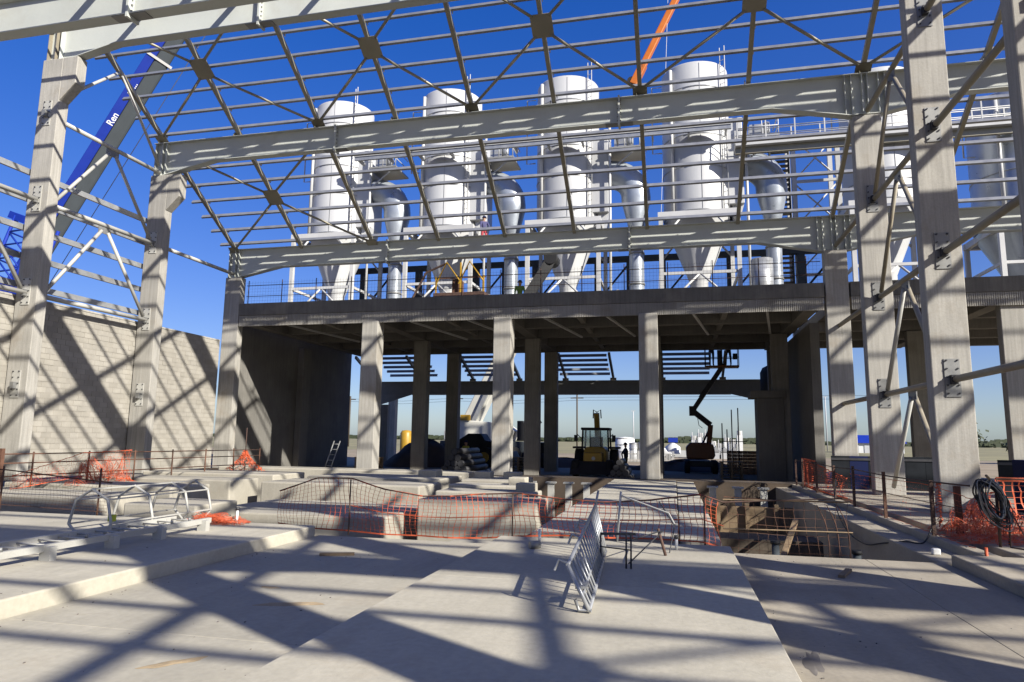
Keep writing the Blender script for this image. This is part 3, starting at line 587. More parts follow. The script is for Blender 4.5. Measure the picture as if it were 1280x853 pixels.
# ================================================================ MACHINES behind the deck
def wheel(mb_parent, c, r, w, axis=(1, 0, 0), hub='yellow'):
    c = V(c); a = V(axis).normalized()
    t = M().tube(c-a*w/2, c+a*w/2, r, 22).build('wheel', 'rubber', mb_parent); M().tube(c-a*(w/2+.03), c+a*(w/2+.03), r*.52, 16).build('rim', hub, t); return t
bh = thing('backhoe_loader', 'dark yellow backhoe loader facing the camera under the deck gap', 'backhoe', (-4.3, 38.5, GZ))
X0, Yb = -4.3, 38.5
M().prism([(X0-.62, Yb-.2, GZ+.55), (X0+.62, Yb-.2, GZ+.55), (X0+.62, Yb-.2, GZ+1.35), (X0+.45, Yb-.2, GZ+1.55), (X0-.45, Yb-.2, GZ+1.55), (X0-.62, Yb-.2, GZ+1.35)], (0, 2.4, 0)).build('body', 'yellow', bh, .05)
for sx in (-1, 1):
    wheel(bh, (X0+sx*.98, Yb+.9, GZ+.72), .72, .42); wheel(bh, (X0+sx*.9, Yb-1.2, GZ+.45), .45, .32)
    M().bar((X0+sx*.74, Yb+.1, GZ+1.3), (X0+sx*.70, Yb+.15, GZ+2.5), .09, .09).build('cab_post', 'black', bh); M().bar((X0+sx*.74, Yb+1.5, GZ+1.3), (X0+sx*.70, Yb+1.45, GZ+2.5), .09, .09).build('cab_post', 'black', bh)
    M().path([(X0+sx*.74, Yb, GZ+2.0), (X0+sx*1.0, Yb-.15, GZ+2.25), (X0+sx*1.05, Yb-.15, GZ+2.1)], .025, 5).build('mirror_arm', 'black', bh); M().box(X0+sx*1.05-.1, X0+sx*1.05+.1, Yb-.2, Yb-.14, GZ+1.85, GZ+2.2).build('mirror', 'black', bh)
    M().box(X0+sx*1.0-.3, X0+sx*1.0+.3, Yb+.3, Yb+1.6, GZ+1.45, GZ+1.56).build('fender', 'black', bh)
    M().bar((X0+sx*.3, Yb+.16, GZ+1.5), (X0+sx*.3, Yb+.2, GZ+2.45), .05, .05).build('cab_post', 'black', bh)
M().box(X0-.8, X0+.8, Yb, Yb+1.6, GZ+2.48, GZ+2.62).build('cab_roof', 'black', bh, .04); M().box(X0-.68, X0+.68, Yb+.2, Yb+.215, GZ+1.56, GZ+2.47).build('windscreen', 'cabglass', bh); M().box(X0-.35, X0+.35, Yb+.7, Yb+.95, GZ+1.3, GZ+2.1).build('seat', 'black', bh)
bo = M().bar((X0-.1, Yb+2.6, GZ+1.2), (X0-.15, Yb+2.2, GZ+3.5), .3, .3).build('dipper_boom', 'yellow', bh); M().path([(X0-.35, Yb+2.2, GZ+3.2), (X0-.32, Yb+2.1, GZ+3.7), (X0-.12, Yb+2.1, GZ+3.55), (X0+.1, Yb+2.1, GZ+3.7), (X0+.12, Yb+2.2, GZ+3.2)], .035, 5).build('hoses', 'black', bo)
M().prism([(X0-1.15, Yb-1.9, GZ+.1), (X0-1.15, Yb-1.1, GZ+.1), (X0-1.15, Yb-1.3, GZ+.8)], (2.3, 0, 0)).build('bucket', 'darksteel', bh); M().box(X0-.5, X0+.5, Yb-1.25, Yb-.2, GZ+.7, GZ+1.25).build('bonnet', 'yellow', bh, .06)
M().tube((X0+.05, Yb-1.27, GZ+.95), (X0+.05, Yb-1.32, GZ+.95), .1, 10).build('lamp', 'whitesteel', bh)
# boom lift
bl = thing('boom_lift', 'orange articulated boom lift raising two workers to the beam', 'boom lift', (1.55, 44.4, GZ)); LY = 44.4
for sx in (-1, 1):
    for sy in (-1, 1): wheel(bl, (1.55+sx*.82, LY+sy*.8, GZ+.4), .4, .3, hub='darksteel')
M().box(.85, 2.25, LY-.9, LY+.9, GZ+.4, GZ+.75).build('chassis', 'darksteel', bl, .05)
M().prism([(.72, LY-.7, GZ+.85), (2.3, LY-.7, GZ+.85), (2.42, LY-.7, GZ+1.1), (2.34, LY-.7, GZ+1.72), (2.05, LY-.7, GZ+1.86), (.95, LY-.7, GZ+1.86), (.68, LY-.7, GZ+1.58)], (0, 1.4, 0)).build('turntable', 'liftorange', bl, .1)
j0, j1, j2, j3 = V((2.08, LY, GZ+1.7)), V((2.2, LY-.1, 2.6)), V((1.15, LY-.2, 3.45)), V((2.95, LY-.4, 6.15))
M().bar(j0, j1, .3, .34).build('lower_boom', 'liftorange', bl); M().bar(j1, j2, .3, .32).build('middle_boom', 'darksteel', bl); M().tube(j0+V((-.35, 0, .15)), j1+V((-.1, 0, -.3)), .06, 8).build('ram', 'darksteel', bl)
M().bar(j2+V((-.05, 0, -.3)), j2+V((-.05, 0, .3)), .32, .32).build('knuckle', 'darksteel', bl); M().bar(j2, j3, .24, .27).build('upper_boom', 'darksteel', bl); M().bar(j2+V((.45, -.02, .85)), j3+V((.1, 0, .2)), .15, .16).build('telescope', 'darksteel', bl)
M().path([j2+V((.2, -.2, .1)), j2+V((.35, -.25, -.9)), j1+V((-.5, -.25, -.2))], .02, 5).build('hose', 'black', bl)
pf = thing('lift_platform', 'railed work platform at the top of the boom lift', 'platform', (2.95, 43.9, 6.05)); PZ = 6.1
M().box(1.95, 3.95, 43.5, 44.3, PZ, PZ+.12).build('floor', 'liftorange', pf)
for xx in (1.97, 2.95, 3.93):
    for yy in (43.53, 44.27): M().tube((xx, yy, PZ+.12), (xx, yy, PZ+1.2), .025, 6).build('post', 'darksteel', pf)
for yy in (43.53, 44.27):
    for z in (.62, 1.2): M().tube((1.97, yy, PZ+z), (3.93, yy, PZ+z), .025, 6).build('rail', 'darksteel', pf)
M().box(3.6, 3.85, 43.55, 43.8, PZ+.5, PZ+.85).build('control_box', 'black', pf); M().box(2.7, 3.0, 43.8, 44.1, PZ+.12, PZ+1.1).build('tool_box', 'darksteel', pf)
# white mobile crane
mc = thing('mobile_crane', 'white telescopic mobile crane seen between the deck columns', 'mobile crane', (-15.5, 60, GZ))
M().box(-20.5, -10.5, 58.8, 61.2, GZ+.7, GZ+1.7).build('carrier', 'boomgrey', mc, .08)
for k in range(5):
    for yy in (58.75, 61.25): wheel(mc, (-19.6+2.0*k, yy, GZ+.62), .62, .35, (0, 1, 0), 'darksteel')
M().prism([(-18.9, 58.9, GZ+1.7), (-14.0, 58.9, GZ+1.7), (-13.6, 58.9, GZ+2.6), (-14.6, 58.9, GZ+3.3), (-17.8, 58.9, GZ+3.5), (-18.9, 58.9, GZ+3.9)], (0, 2.2, 0)).build('superstructure', 'cranewhite', mc, .08)
M().box(-20.2, -18.95, 59.0, 61.0, GZ+1.75, GZ+2.6).build('counterweight', 'whitesteel', mc, .05); M().prism([(-13.4, 58.8, GZ+1.75), (-12.2, 58.8, GZ+1.75), (-12.2, 58.8, GZ+2.8), (-12.9, 58.8, GZ+3.5), (-13.4, 58.8, GZ+3.5)], (0, 1.0, 0)).build('cab', 'black', mc, .05)
bm = M().bar((-18.0, 60, GZ+3.2), (-12.2, 60, 14.5), 1.3, 1.5).build('boom', 'cranewhite', mc, .1); M().bar((-17.5, 59.2, GZ+3.4), (-15.2, 59.2, 8.0), .35, .35).build('ram', 'galv', bm)
M().box(-18.6, -17.7, 58.75, 58.88, GZ+3.5, GZ+4.0).build('lamp', 'yellow', mc)
# dark wheel loader in the shade
wl = thing('wheel_loader', 'dark wheel loader with yellow hubs parked in shade behind the centre columns', 'loader', (-12.9, 45.5, GZ))
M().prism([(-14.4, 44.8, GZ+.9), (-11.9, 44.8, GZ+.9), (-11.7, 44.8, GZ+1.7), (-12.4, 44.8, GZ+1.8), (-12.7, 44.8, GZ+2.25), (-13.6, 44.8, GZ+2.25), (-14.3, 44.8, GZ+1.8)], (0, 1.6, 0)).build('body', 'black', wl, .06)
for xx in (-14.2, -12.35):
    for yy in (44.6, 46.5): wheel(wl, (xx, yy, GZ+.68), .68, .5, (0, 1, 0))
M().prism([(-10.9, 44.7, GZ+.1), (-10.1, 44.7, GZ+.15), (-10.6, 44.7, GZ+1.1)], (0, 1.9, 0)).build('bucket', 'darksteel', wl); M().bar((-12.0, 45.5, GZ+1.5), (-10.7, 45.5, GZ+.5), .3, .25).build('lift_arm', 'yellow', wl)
# second dark machine behind centre column
sk = thing('skid_loader', 'small dark loader with upright arm right of the centre deck column', 'loader', (-9.2, 47, GZ))
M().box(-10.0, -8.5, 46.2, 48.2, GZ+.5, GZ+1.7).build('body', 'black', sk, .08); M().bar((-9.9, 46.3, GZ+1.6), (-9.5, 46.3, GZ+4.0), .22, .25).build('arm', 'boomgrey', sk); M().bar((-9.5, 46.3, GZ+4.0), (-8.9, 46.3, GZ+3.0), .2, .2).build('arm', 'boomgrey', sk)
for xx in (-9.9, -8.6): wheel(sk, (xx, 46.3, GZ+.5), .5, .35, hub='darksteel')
# soil mound
def mound(name, cx, cy, rx, ry, h, m, label, cat, z=GZ, seed=1):
    rnd = random.Random(seed); n, q = 26, 9; mb = M()
    for i in range(q+1):
        for k in range(n):
            a = 2*math.pi*k/n; f = i/q; rr = 1+.16*math.sin(3*a+seed)+.1*math.sin(5*a+seed*2)
            zz = h*(math.cos(f*math.pi/2)**1.2)*(1+rnd.uniform(-.12, .12)) if i < q else -.05
            mb.v.append((cx+rx*rr*f*math.cos(a)+rnd.uniform(-.06, .06), cy+ry*rr*f*math.sin(a)+rnd.uniform(-.06, .06), z+zz))
    for i in range(q):
        for k in range(n): e = (k+1) % n; mb.f.append((i*n+k, (i+1)*n+k, (i+1)*n+e, i*n+e)); mb.sm.add(len(mb.f)-1)
    return tag(mb.build(name, m), label, cat)
mound('soil_mound', -16.6, 44.5, 3.0, 2.4, 1.75, 'mound', 'heap of dark soil behind the left deck column', 'soil heap', seed=2)
mound('soil_mound', 1.2, 47.0, 4.2, 1.6, .75, 'mound', 'low ridge of dark soil in front of the boom lift', 'soil heap', seed=5)
mound('soil_mound', -7.5, 49.0, 5.2, 1.6, .62, 'mound', 'low ridge of dark soil behind the backhoe', 'soil heap', seed=8)
mound('sand_heap', 9.0, 66.0, 4.2, 3.0, 1.1, 'fieldground', 'pale sand heap beyond the boom lift', 'sand heap', seed=11)
ys = thing('yellow_tank', 'yellow tank standing beyond the soil heap on the left', 'tank', (-24.2, 60, GZ))
M().lathe([(0, 2.6), (.4, 2.55), (.55, 2.3), (.55, .2), (.4, 0)], (-24.2, 60, GZ), 16).build('shell', 'yellow', ys); M().box(-24.8, -23.6, 59.5, 60.5, GZ, GZ+.2).build('base', 'darksteel', ys)
pc = thing('concrete_column', 'free-standing precast column with cap beyond the soil heap', 'column', (-22.2, 52, GZ), 'precast concrete columns')
M().box(-22.5, -21.9, 51.7, 52.3, GZ, 4.9).build('shaft', 'column', pc, .03); M().box(-23.0, -21.4, 51.6, 52.4, 4.91, 5.2).build('cap', 'column', pc, .03)

# ---- stored material in the shade under the deck
def pipes(cx, cy, n, r_, L, label, m='darksteel', rz=0.):
    t = thing('pipe_bundle', label, 'pipes', (cx, cy, GZ)); k = 0; row = n; z = GZ+r_
    while row > 0:
        for i in range(row):
            x = cx+(i-(row-1)/2)*2.05*r_; M().tube((x-L/2*math.sin(rz), cy-L/2*math.cos(rz), z), (x+L/2*math.sin(rz), cy+L/2*math.cos(rz), z), r_, 10).build('pipe', m, t)
        row -= 1; z += r_*1.75
pipes(-10.4, 34.0, 5, .16, 4.0, 'stack of dark pipes between the left and centre deck columns'); pipes(-2.6, 35.0, 4, .14, 3.0, 'stack of dark pipes beside the centre right deck column')
for cx, cy, lb_ in ((-15.6, 33.6, 'stack of wooden pallets left of the left deck column'), (-8.6, 38.6, 'stack of wooden pallets behind the centre deck column'), (2.9, 38.4, 'stack of wooden pallets near the right pier')):
    t = thing('pallet_stack', lb_, 'pallets', (cx, cy, GZ))
    for k in range(6):
        z = GZ+.15*k
        for q in range(5): M().box(cx-.6, cx+.6, cy-.5+.24*q, cy-.36+.24*q, z+.12, z+.145).build('board', 'wood', t)
        for q in (-.5, 0, .5): M().box(cx+q-.05, cx+q+.05, cy-.5, cy+.6, z, z+.118).build('bearer', 'wood', t)
# ================================================================ PEOPLE
def cloth_mat(name, pants, shirt, skin=(.40, .24, .16)):
    m = bpy.data.materials.new(name); m.use_nodes = True; n = m.node_tree.nodes; l = m.node_tree.links; b = n['Principled BSDF']; b.inputs['Roughness'].default_value = .85
    tc = n.new('ShaderNodeTexCoord'); sp = n.new('ShaderNodeSeparateXYZ'); l.new(tc.outputs['Object'], sp.inputs[0])
    mr = n.new('ShaderNodeMapRange'); mr.inputs[2].default_value = 2.0; l.new(sp.outputs['Z'], mr.inputs[0])
    cr = n.new('ShaderNodeValToRGB'); cr.color_ramp.interpolation = 'CONSTANT'; e = cr.color_ramp.elements
    e[0].position = 0; e[0].color = (.015, .012, .01, 1); e[1].position = .045; e[1].color = (*pants, 1)
    x = e.new(.47); x.color = (*shirt, 1); x = e.new(.735); x.color = (*skin, 1)
    l.new(mr.outputs[0], cr.inputs[0]); l.new(cr.outputs[0], b.inputs['Base Color']); return m
def person(loc, rot, label, pants, shirt, hat='hatwhite', arms=((.32, .1, 1.0), (.32, -.1, 1.0)), hands=((.3, .25, .95), (.3, -.25, .95)), stride=.1, lean=0., group='workers on the site'):
    t = thing('person', label, 'person', loc, group); t.rotation_euler[2] = rot
    J = {'pel': (0, 0, .95), 'spine': (lean*.3, 0, 1.15), 'chest': (lean*.7, 0, 1.35), 'neck': (lean, 0, 1.5), 'chin': (lean+.02, 0, 1.57), 'head': (lean+.02, 0, 1.66), 'crown': (lean+.01, 0, 1.74)}
    rad = {'pel': (.16, .13), 'spine': (.15, .11), 'chest': (.18, .12), 'neck': (.06, .06), 'chin': (.075, .085), 'head': (.085, .1), 'crown': (.06, .07)}
    E_ = [('pel', 'spine'), ('spine', 'chest'), ('chest', 'neck'), ('neck', 'chin'), ('chin', 'head'), ('head', 'crown')]
    for s, sd in ((1, 'l'), (-1, 'r')):
        st_ = stride*s; i = 0 if s > 0 else 1
        J.update({'hip'+sd: (0, .1*s, .9), 'kn'+sd: (st_*.7+.02, .11*s, .5), 'an'+sd: (st_, .11*s, .09), 'toe'+sd: (st_+.17, .13*s, .045)})
        rad.update({'hip'+sd: (.1, .1), 'kn'+sd: (.068, .068), 'an'+sd: (.05, .05), 'toe'+sd: (.04, .035)})
        J.update({'sh'+sd: (lean*.9, .19*s, 1.42), 'el'+sd: (arms[i][0]*.55+lean*.5, .25*s, 1.42-(1.42-arms[i][2])*.6), 'wr'+sd: (hands[i][0], hands[i][1], hands[i][2]), 'fi'+sd: (hands[i][0]+.07, hands[i][1], hands[i][2]-.04)})
        rad.update({'sh'+sd: (.075, .075), 'el'+sd: (.05, .05), 'wr'+sd: (.036, .036), 'fi'+sd: (.03, .024)})
        E_ += [('pel', 'hip'+sd), ('hip'+sd, 'kn'+sd), ('kn'+sd, 'an'+sd), ('an'+sd, 'toe'+sd), ('chest', 'sh'+sd), ('sh'+sd, 'el'+sd), ('el'+sd, 'wr'+sd), ('wr'+sd, 'fi'+sd)]
    names = list(J); me = bpy.data.meshes.new('body'); me.from_pydata([J[k] for k in names], [(names.index(a), names.index(b)) for a, b in E_], [])
    ob = bpy.data.objects.new('body', me); COL.objects.link(ob); ob.parent = t
    sk = ob.modifiers.new('skin', 'SKIN'); sk.use_smooth_shade = True
    for k, nm in enumerate(names): me.skin_vertices[0].data[k].radius = rad[nm]; me.skin_vertices[0].data[k].use_root = (nm == 'pel')
    sb = ob.modifiers.new('sub', 'SUBSURF'); sb.levels = 1; sb.render_levels = 2
    me.materials.append(cloth_mat('clothes', pants, shirt))
    ORG[t.name] = V((0, 0, 0)); hx = lean+.02
    if hat: M().lathe([(0, 1.82), (.06, 1.81), (.1, 1.76), (.115, 1.70), (.15, 1.69), (.15, 1.685), (.11, 1.685)], (hx, 0, 0), 16).build('helmet', hat, t)
    else: M().lathe([(0, 1.79), (.06, 1.78), (.1, 1.72), (.105, 1.64)], (hx-.015, 0, 0), 14).build('hair', 'hair', t)
    return t
person((2.35, 43.9, 6.22), R(80), 'worker in dark clothes at the left of the lift platform', (.02, .025, .05), (.02, .025, .06), 'navy', hands=((.25, .2, 1.5), (.3, -.2, 1.4)), arms=((.3, .1, 1.3), (.3, -.1, 1.2)))
person((3.35, 43.9, 6.22), R(100), 'worker with arms spread at the right of the lift platform', (.02, .025, .05), (.02, .02, .03), 'navy', hands=((.15, .45, 1.2), (.15, -.45, 1.2)), stride=.16)
person((-2.75, 40.6, GZ), R(200), 'worker in dark clothes with hi-viz trim standing right of the backhoe', (.05, .06, .02), (.02, .025, .05), 'navy', hands=((.3, .3, 1.2), (.1, -.3, .9)))
person((-12.1, 39.5, GZ), R(250), 'worker in blue with yellow vest beside the wheel loader', (.03, .05, .16), (.35, .33, .03), 'navy')
person((-7.75, 34.3, DZ), R(280), 'worker in hi-viz seen over the deck edge near the centre', (.03, .03, .06), (.2, .3, .03), 'hair')
person((-10.6, 37.2, 12.7), R(300), 'worker in red and white standing below the second silo', (.35, .05, .06), (.05, .05, .12), 'navy')
M_ = M().box(-11.6, -9.9, 36.6, 37.8, 12.6, 12.7); tag(M_.build('work_platform', 'galv'), 'small steel platform under the worker at the second silo', 'platform')
def smooth(pts, n=8):
    pts = [V(p) for p in pts]; out = []
    for i in range(len(pts)-1):
        p0, p1, p2, p3 = pts[max(0, i-1)], pts[i], pts[i+1], pts[min(len(pts)-1, i+2)]
        for k in range(n):
            t = k/n; out.append(.5*((2*p1)+(p2-p0)*t+(2*p0-5*p1+4*p2-p3)*t*t+(3*p1-p0-3*p2+p3)*t*t*t))
    return out+[pts[-1]]
def warped(mb, cx, cy, cz, lx, ly, h, seed, cell=.075, wid=.006, fold=.35):
    """a dropped piece of net: a grid of strands laid over a bunched, folded sheet"""
    rnd = random.Random(seed); ph = [rnd.uniform(0, 6.28) for _ in range(8)]; nu, nv = int(lx/cell*1.5), int(ly/cell*1.8)
    def P(u, v):
        a = 2*math.pi
        x = cx+lx*(u-.5)+fold*.25*math.sin(a*1.7*v+ph[0])+.1*math.sin(a*3.1*u+a*2*v+ph[1]); y = cy+ly*(v-.5)+fold*.25*math.sin(a*1.9*u+ph[2])+.08*math.sin(a*4*v+ph[3])
        env = max(0., math.sin(math.pi*u))**.6*max(0., math.sin(math.pi*v))**.5
        z = cz+.015+h*env*(.5+.3*math.sin(a*2.3*u+a*1.1*v+ph[4])+.2*math.sin(a*3.7*v-a*1.3*u+ph[5])); return V((x, y, max(cz+.012, z)))
    G = [[P(i/nu, j/nv) for j in range(nv+1)] for i in range(nu+1)]
    def rib(a, b):
        d = b-a
        if d.length < 1e-4: return
        sd = d.cross(V((rnd.uniform(-.4, .4), -.8, 1))).normalized()*wid/2; mb.quad(a-sd, a+sd, b+sd, b-sd)
    for i in range(nu+1):
        for j in range(nv+1):
            if i < nu: rib(G[i][j], G[i+1][j])
            if j < nv: rib(G[i][j], G[i][j+1])
    return mb
# ================================================================ NETS AND FENCES
def net_mesh(mb, pts, tops, cell=.1, rows=12, wid=.0095, jit=.009, seed=1, hthin=.0019):
    """plastic barrier net: upright ribbons and thin cross strands between a base polyline and a height profile"""
    rnd = random.Random(seed); cum = [0]
    for a, b in zip(pts, pts[1:]): cum.append(cum[-1]+(V(b)-V(a)).length)
    def at(s):
        for i in range(len(pts)-1):
            if s <= cum[i+1] or i == len(pts)-2:
                f = (s-cum[i])/(cum[i+1]-cum[i]); return V(pts[i]).lerp(V(pts[i+1]), f), tops[i]+(tops[i+1]-tops[i])*f, (V(pts[i+1])-V(pts[i])).normalized()
    n = int(cum[-1]/cell); G = []
    for k in range(n+1):
        p, h, dr = at(min(cum[-1], k*cell)); nn = V((-dr.y, dr.x, 0)); col = []
        ph = math.sin(k*.35+seed)*.05
        for r in range(rows+1):
            f = r/rows; col.append((p+V((0, 0, h*f))+dr*(rnd.uniform(-jit, jit)+.03*math.sin(f*5+k*.2+seed))+nn*(rnd.uniform(-jit, jit)+ph*math.sin(f*3.1)), dr))
        G.append(col)
    for k in range(n+1):
        for r in range(rows):
            (a, dr), (b, _) = G[k][r], G[k][r+1]; mb.quad(a-dr*wid/2, a+dr*wid/2, b+dr*wid/2, b-dr*wid/2)
    for k in range(n):
        for r in range(rows+1):
            a, b = G[k][r][0], G[k+1][r][0]; e = wid*1.3 if r in (0, rows) else hthin; u = V((0, 0, e)); mb.quad(a-u, b-u, b+u, a+u)
    return mb
# net across the front of the pit
fn = thing('orange_net', 'orange plastic barrier net sagging across the front of the pit', 'barrier net', (-2, 11.9, 0))
NB = [(-7.6, 12.35, -.1), (-6.6, 12.0, -.12), (-5.9, 12.05, -.14), (-5.2, 11.9, -.15), (-4.5, 12.0, -.16), (-3.9, 11.85, -.15), (-3.3, 11.95, -.14), (-2.6, 11.75, -.05), (-1.9, 11.85, -.02), (-1.1, 11.68, .0), (-.4, 11.8, .0), (.4, 11.7, .0), (.75, 11.85, -.1)]
NT = [.62, .93, .96, .80, .70, .72, .76, .72, .60, .57, .62, .74, .72]
net_mesh(M(), NB, NT, seed=3).build('net', 'orange', fn)
tp = M().path([V(p)+V((0, 0, h)) for p, h in zip(NB, NT)]+[(2.6, 12.1, .72)], .011, 5); tp.build('top_rope', 'rebar', fn)
M().path([V(p)+V((0, -.02, h*.48)) for p, h in zip(NB[2:], NT[2:])], .008, 5).build('middle_rope', 'orange', fn)
for x, y, h in ((-5.9, 11.97, 1.0), (-2.75, 11.8, .85), (.45, 11.75, .9)): M().tube((x, y, -.2), (x, y, h-.2), .014, 6).build('rod', 'rebar', fn)
rn = thing('orange_net', 'brown wire net hanging over the right trench beside the strip slab', 'barrier net', (1.8, 12.1, -.1))
net_mesh(M(), [(.8, 11.95, -.35), (1.7, 12.1, -.45), (2.75, 12.2, -.45)], [1.05, 1.1, 1.1], .16, 8, .006, .015, 5, .003).build('net', 'rust', rn)
M().path([(.75, 11.9, .66), (1.7, 12.05, .66), (2.75, 12.2, .66)], .012, 5).build('top_rope', 'wood', rn); M().path([(.75, 11.9, .2), (1.7, 12.05, .19), (2.75, 12.2, .18)], .012, 5).build('middle_rope', 'wood', rn)
for k, x in enumerate((2.35, 2.5, 2.66)): M().path(smooth([(x-.12, 12.2, .6), (x, 12.18, .3), (x+.04, 12.2, -.1), (x, 12.2, -.5)], 4), .007, 5).build('strand', 'rust', rn)
# fence along the trench on the right
rf = thing('trench_fence', 'dark post fence with orange net along the right edge of the trench', 'fence', (4.5, 19, 0))
PY = [14.0, 16.9, 19.6, 21.8, 24.4, 26.9, 28.3]; FX = 4.5
for k, y in enumerate(PY): M().box(FX-.03, FX+.03, y-.03, y+.03, -.1, .95+.03*(k % 3)).build('post', 'rebar' if k != 1 else 'rust', rf)
for z, rr in ((.93, .014), (.55, .008)): M().path(smooth([(FX, 12.3, z+.03)]+[(FX+.02*(k % 2), y, z-.03*(k % 2)) for k, y in enumerate(PY)], 5), rr, 5).build('rail', 'rebar', rf)
net_mesh(M(), [(FX+.05, 12.4, .0), (FX+.05, 14.5, .0), (FX+.06, 17, .0), (FX+.05, 20.4, .0)], [.75, .86, .82, .78], .16, 8, .005, .035, 9, .002).build('net', 'orange', rf)
net_mesh(M(), [(FX+.07, 24.9, .03), (FX+.2, 28.2, .03)], [.95, .95], .06, 14, .02, .035, 11, .007).build('net', 'orange', rf)
net_mesh(M(), [(FX+.3, 21.6, .03), (FX+.1, 24.8, .03)], [.55, .85], .08, 10, .012, .05, 13, .004).build('net', 'orange', rf)
net_mesh(M(), [(FX+.09, 13.8, .3), (FX+.12, 14.05, .2), (FX+.2, 14.3, .1)], [.6, .72, .75], .03, 12, .014, .02, 14, .006).build('rag', 'orange', rf); M().box(4.95, 5.05, 14.2, 14.28, 0, .85).build('post', 'rust', rf)
hp = thing('net_heap', 'crumpled orange net bundled on the right platform beside the coil', 'barrier net', (5.2, 14, 0))
def crumple(mb, cx, cy, cz, rx, ry, h, n, seed, wid=.006):
    rnd = random.Random(seed)
    for k in range(n):
        a = rnd.uniform(0, 6.28); p = V((cx+rx*rnd.uniform(-1, 1), cy+ry*rnd.uniform(-1, 1), cz+h*rnd.random()**1.5)); dr = V((math.cos(a), math.sin(a)*.6, rnd.uniform(-.5, .5))).normalized(); L = rnd.uniform(.04, .13)
        q = p+dr*L; q.z = max(cz+.01, q.z); sd = dr.cross(V((rnd.uniform(-1, 1), rnd.uniform(-1, 1), 1))).normalized()*wid
        mb.quad(p-sd, p+sd, q+sd, q-sd)
    return mb
warped(warped(warped(M(), 5.35, 14.0, .0, 1.3, 1.5, .62, 3), 5.1, 13.3, .0, .9, 1.0, .3, 6), 5.6, 14.6, .0, 1.1, 1.0, .75, 9, .06, .007).build('net', 'orange', hp); net_mesh(M(), [(4.75, 12.9, .02), (5.1, 13.4, .02), (5.6, 14.1, .02)], [.5, .75, .75], .08, 10, .009, .05, 21).build('net', 'orange', hp)
h2 = thing('orange_net', 'orange net strips hanging by the blue container on the far right', 'barrier net', (6.6, 14.6, 0)); net_mesh(M(), [(5.75, 14.5, .0), (6.6, 14.8, .0), (7.7, 15.2, .0)], [.98, .96, .95], .17, 9, .03, .02, 31, .003).build('net', 'orange', h2); M().path([(5.75, 14.5, .98), (7.8, 15.2, .97)], .018, 5).build('top_rail', 'rust', h2); M().tube((5.75, 14.5, 0), (5.75, 14.5, 1.0), .02, 6).build('post', 'rust', h2)
h3 = thing('net_heap', 'crumpled orange net lying at the end of the left raised slab', 'barrier net', (-8.1, 11.4, 0)); warped(warped(M(), -7.95, 11.0, .03, .95, .42, .16, 5, .045, .006), -8.15, 11.05, .03, .7, .3, .2, 8, .04, .006).build('net', 'orange', h3)
h4 = thing('net_heap', 'orange net draped in a cone near the ladder at the dark wall', 'barrier net', (-17.6, 25.8, .05)); mb = M()
for k in range(900):
    a = random.uniform(0, 6.28); f = random.random(); rr_ = .06+.8*f**1.6; p = V((-17.6+rr_*math.cos(a), 25.8+rr_*math.sin(a), .09+.85*(1-f))); q = p+V((random.uniform(-.08, .08), random.uniform(-.08, .08), random.uniform(-.1, .06))); sd = V((.008, .006, .004)); mb.quad(p-sd, p+sd, q+sd, q-sd)
mb.build('net', 'orange', h4); M().tube((-17.6, 25.8, .05), (-17.6, 25.8, 1.9), .02, 5).build('rod', 'rebar', h4)
h5 = thing('net_heap', 'long orange net thrown over the rust barrier below the block wall', 'barrier net', (-17.6, 17.4, .05)); mb = M(); warped(mb, -17.4, 18.2, .05, .7, 2.2, .95, 8, .07, .008); net_mesh(mb, [(-17.5, 15.2, .05), (-17.5, 17.5, .3), (-17.6, 19.6, .1)], [.35, .7, .95], .1, 10, .008, .05, 17).build('net', 'orange', h5)
# rust barrier below the block wall
lb = thing('rebar_barrier', 'rusty rebar barrier with rails along the foot of the block wall', 'barrier', (-17.7, 20, .05))
for y in (14.2, 16.0, 17.9, 19.8, 21.6, 23.4, 25.2, 27.0): M().tube((-17.7, y, -.3), (-17.7+random.uniform(-.05, .05), y, 1.05), .025, 6).build('post', 'rust', lb)
for z in (.4, .75, 1.0): M().tube((-17.7, 13.8, z), (-17.72, 27.2, z-.03), .018, 6).build('rail', 'rust', lb)
M().box(-17.76, -17.66, 15.0, 15.1, 0, 1.15).build('post', 'rust', lb)
l2 = thing('mesh_barrier', 'rusty wire mesh barrier at the left edge behind the tube cage', 'barrier', (-13, 12.4, 0))
net_mesh(M(), [(-17.5, 12.6, .0), (-14.5, 12.5, .0), (-11.6, 12.4, -.05)], [.8, .75, .6], .09, 9, .005, .01, 41, .0025).build('mesh', 'rust', l2)
for x in (-17.4, -14.6, -12.0): M().tube((x, 12.5, -.4), (x, 12.5, .85), .02, 6).build('post', 'rust', l2)
M().path([(-17.5, 12.6, .82), (-14.5, 12.5, .76), (-11.6, 12.4, .56)], .014, 5).build('rail', 'rust', l2)
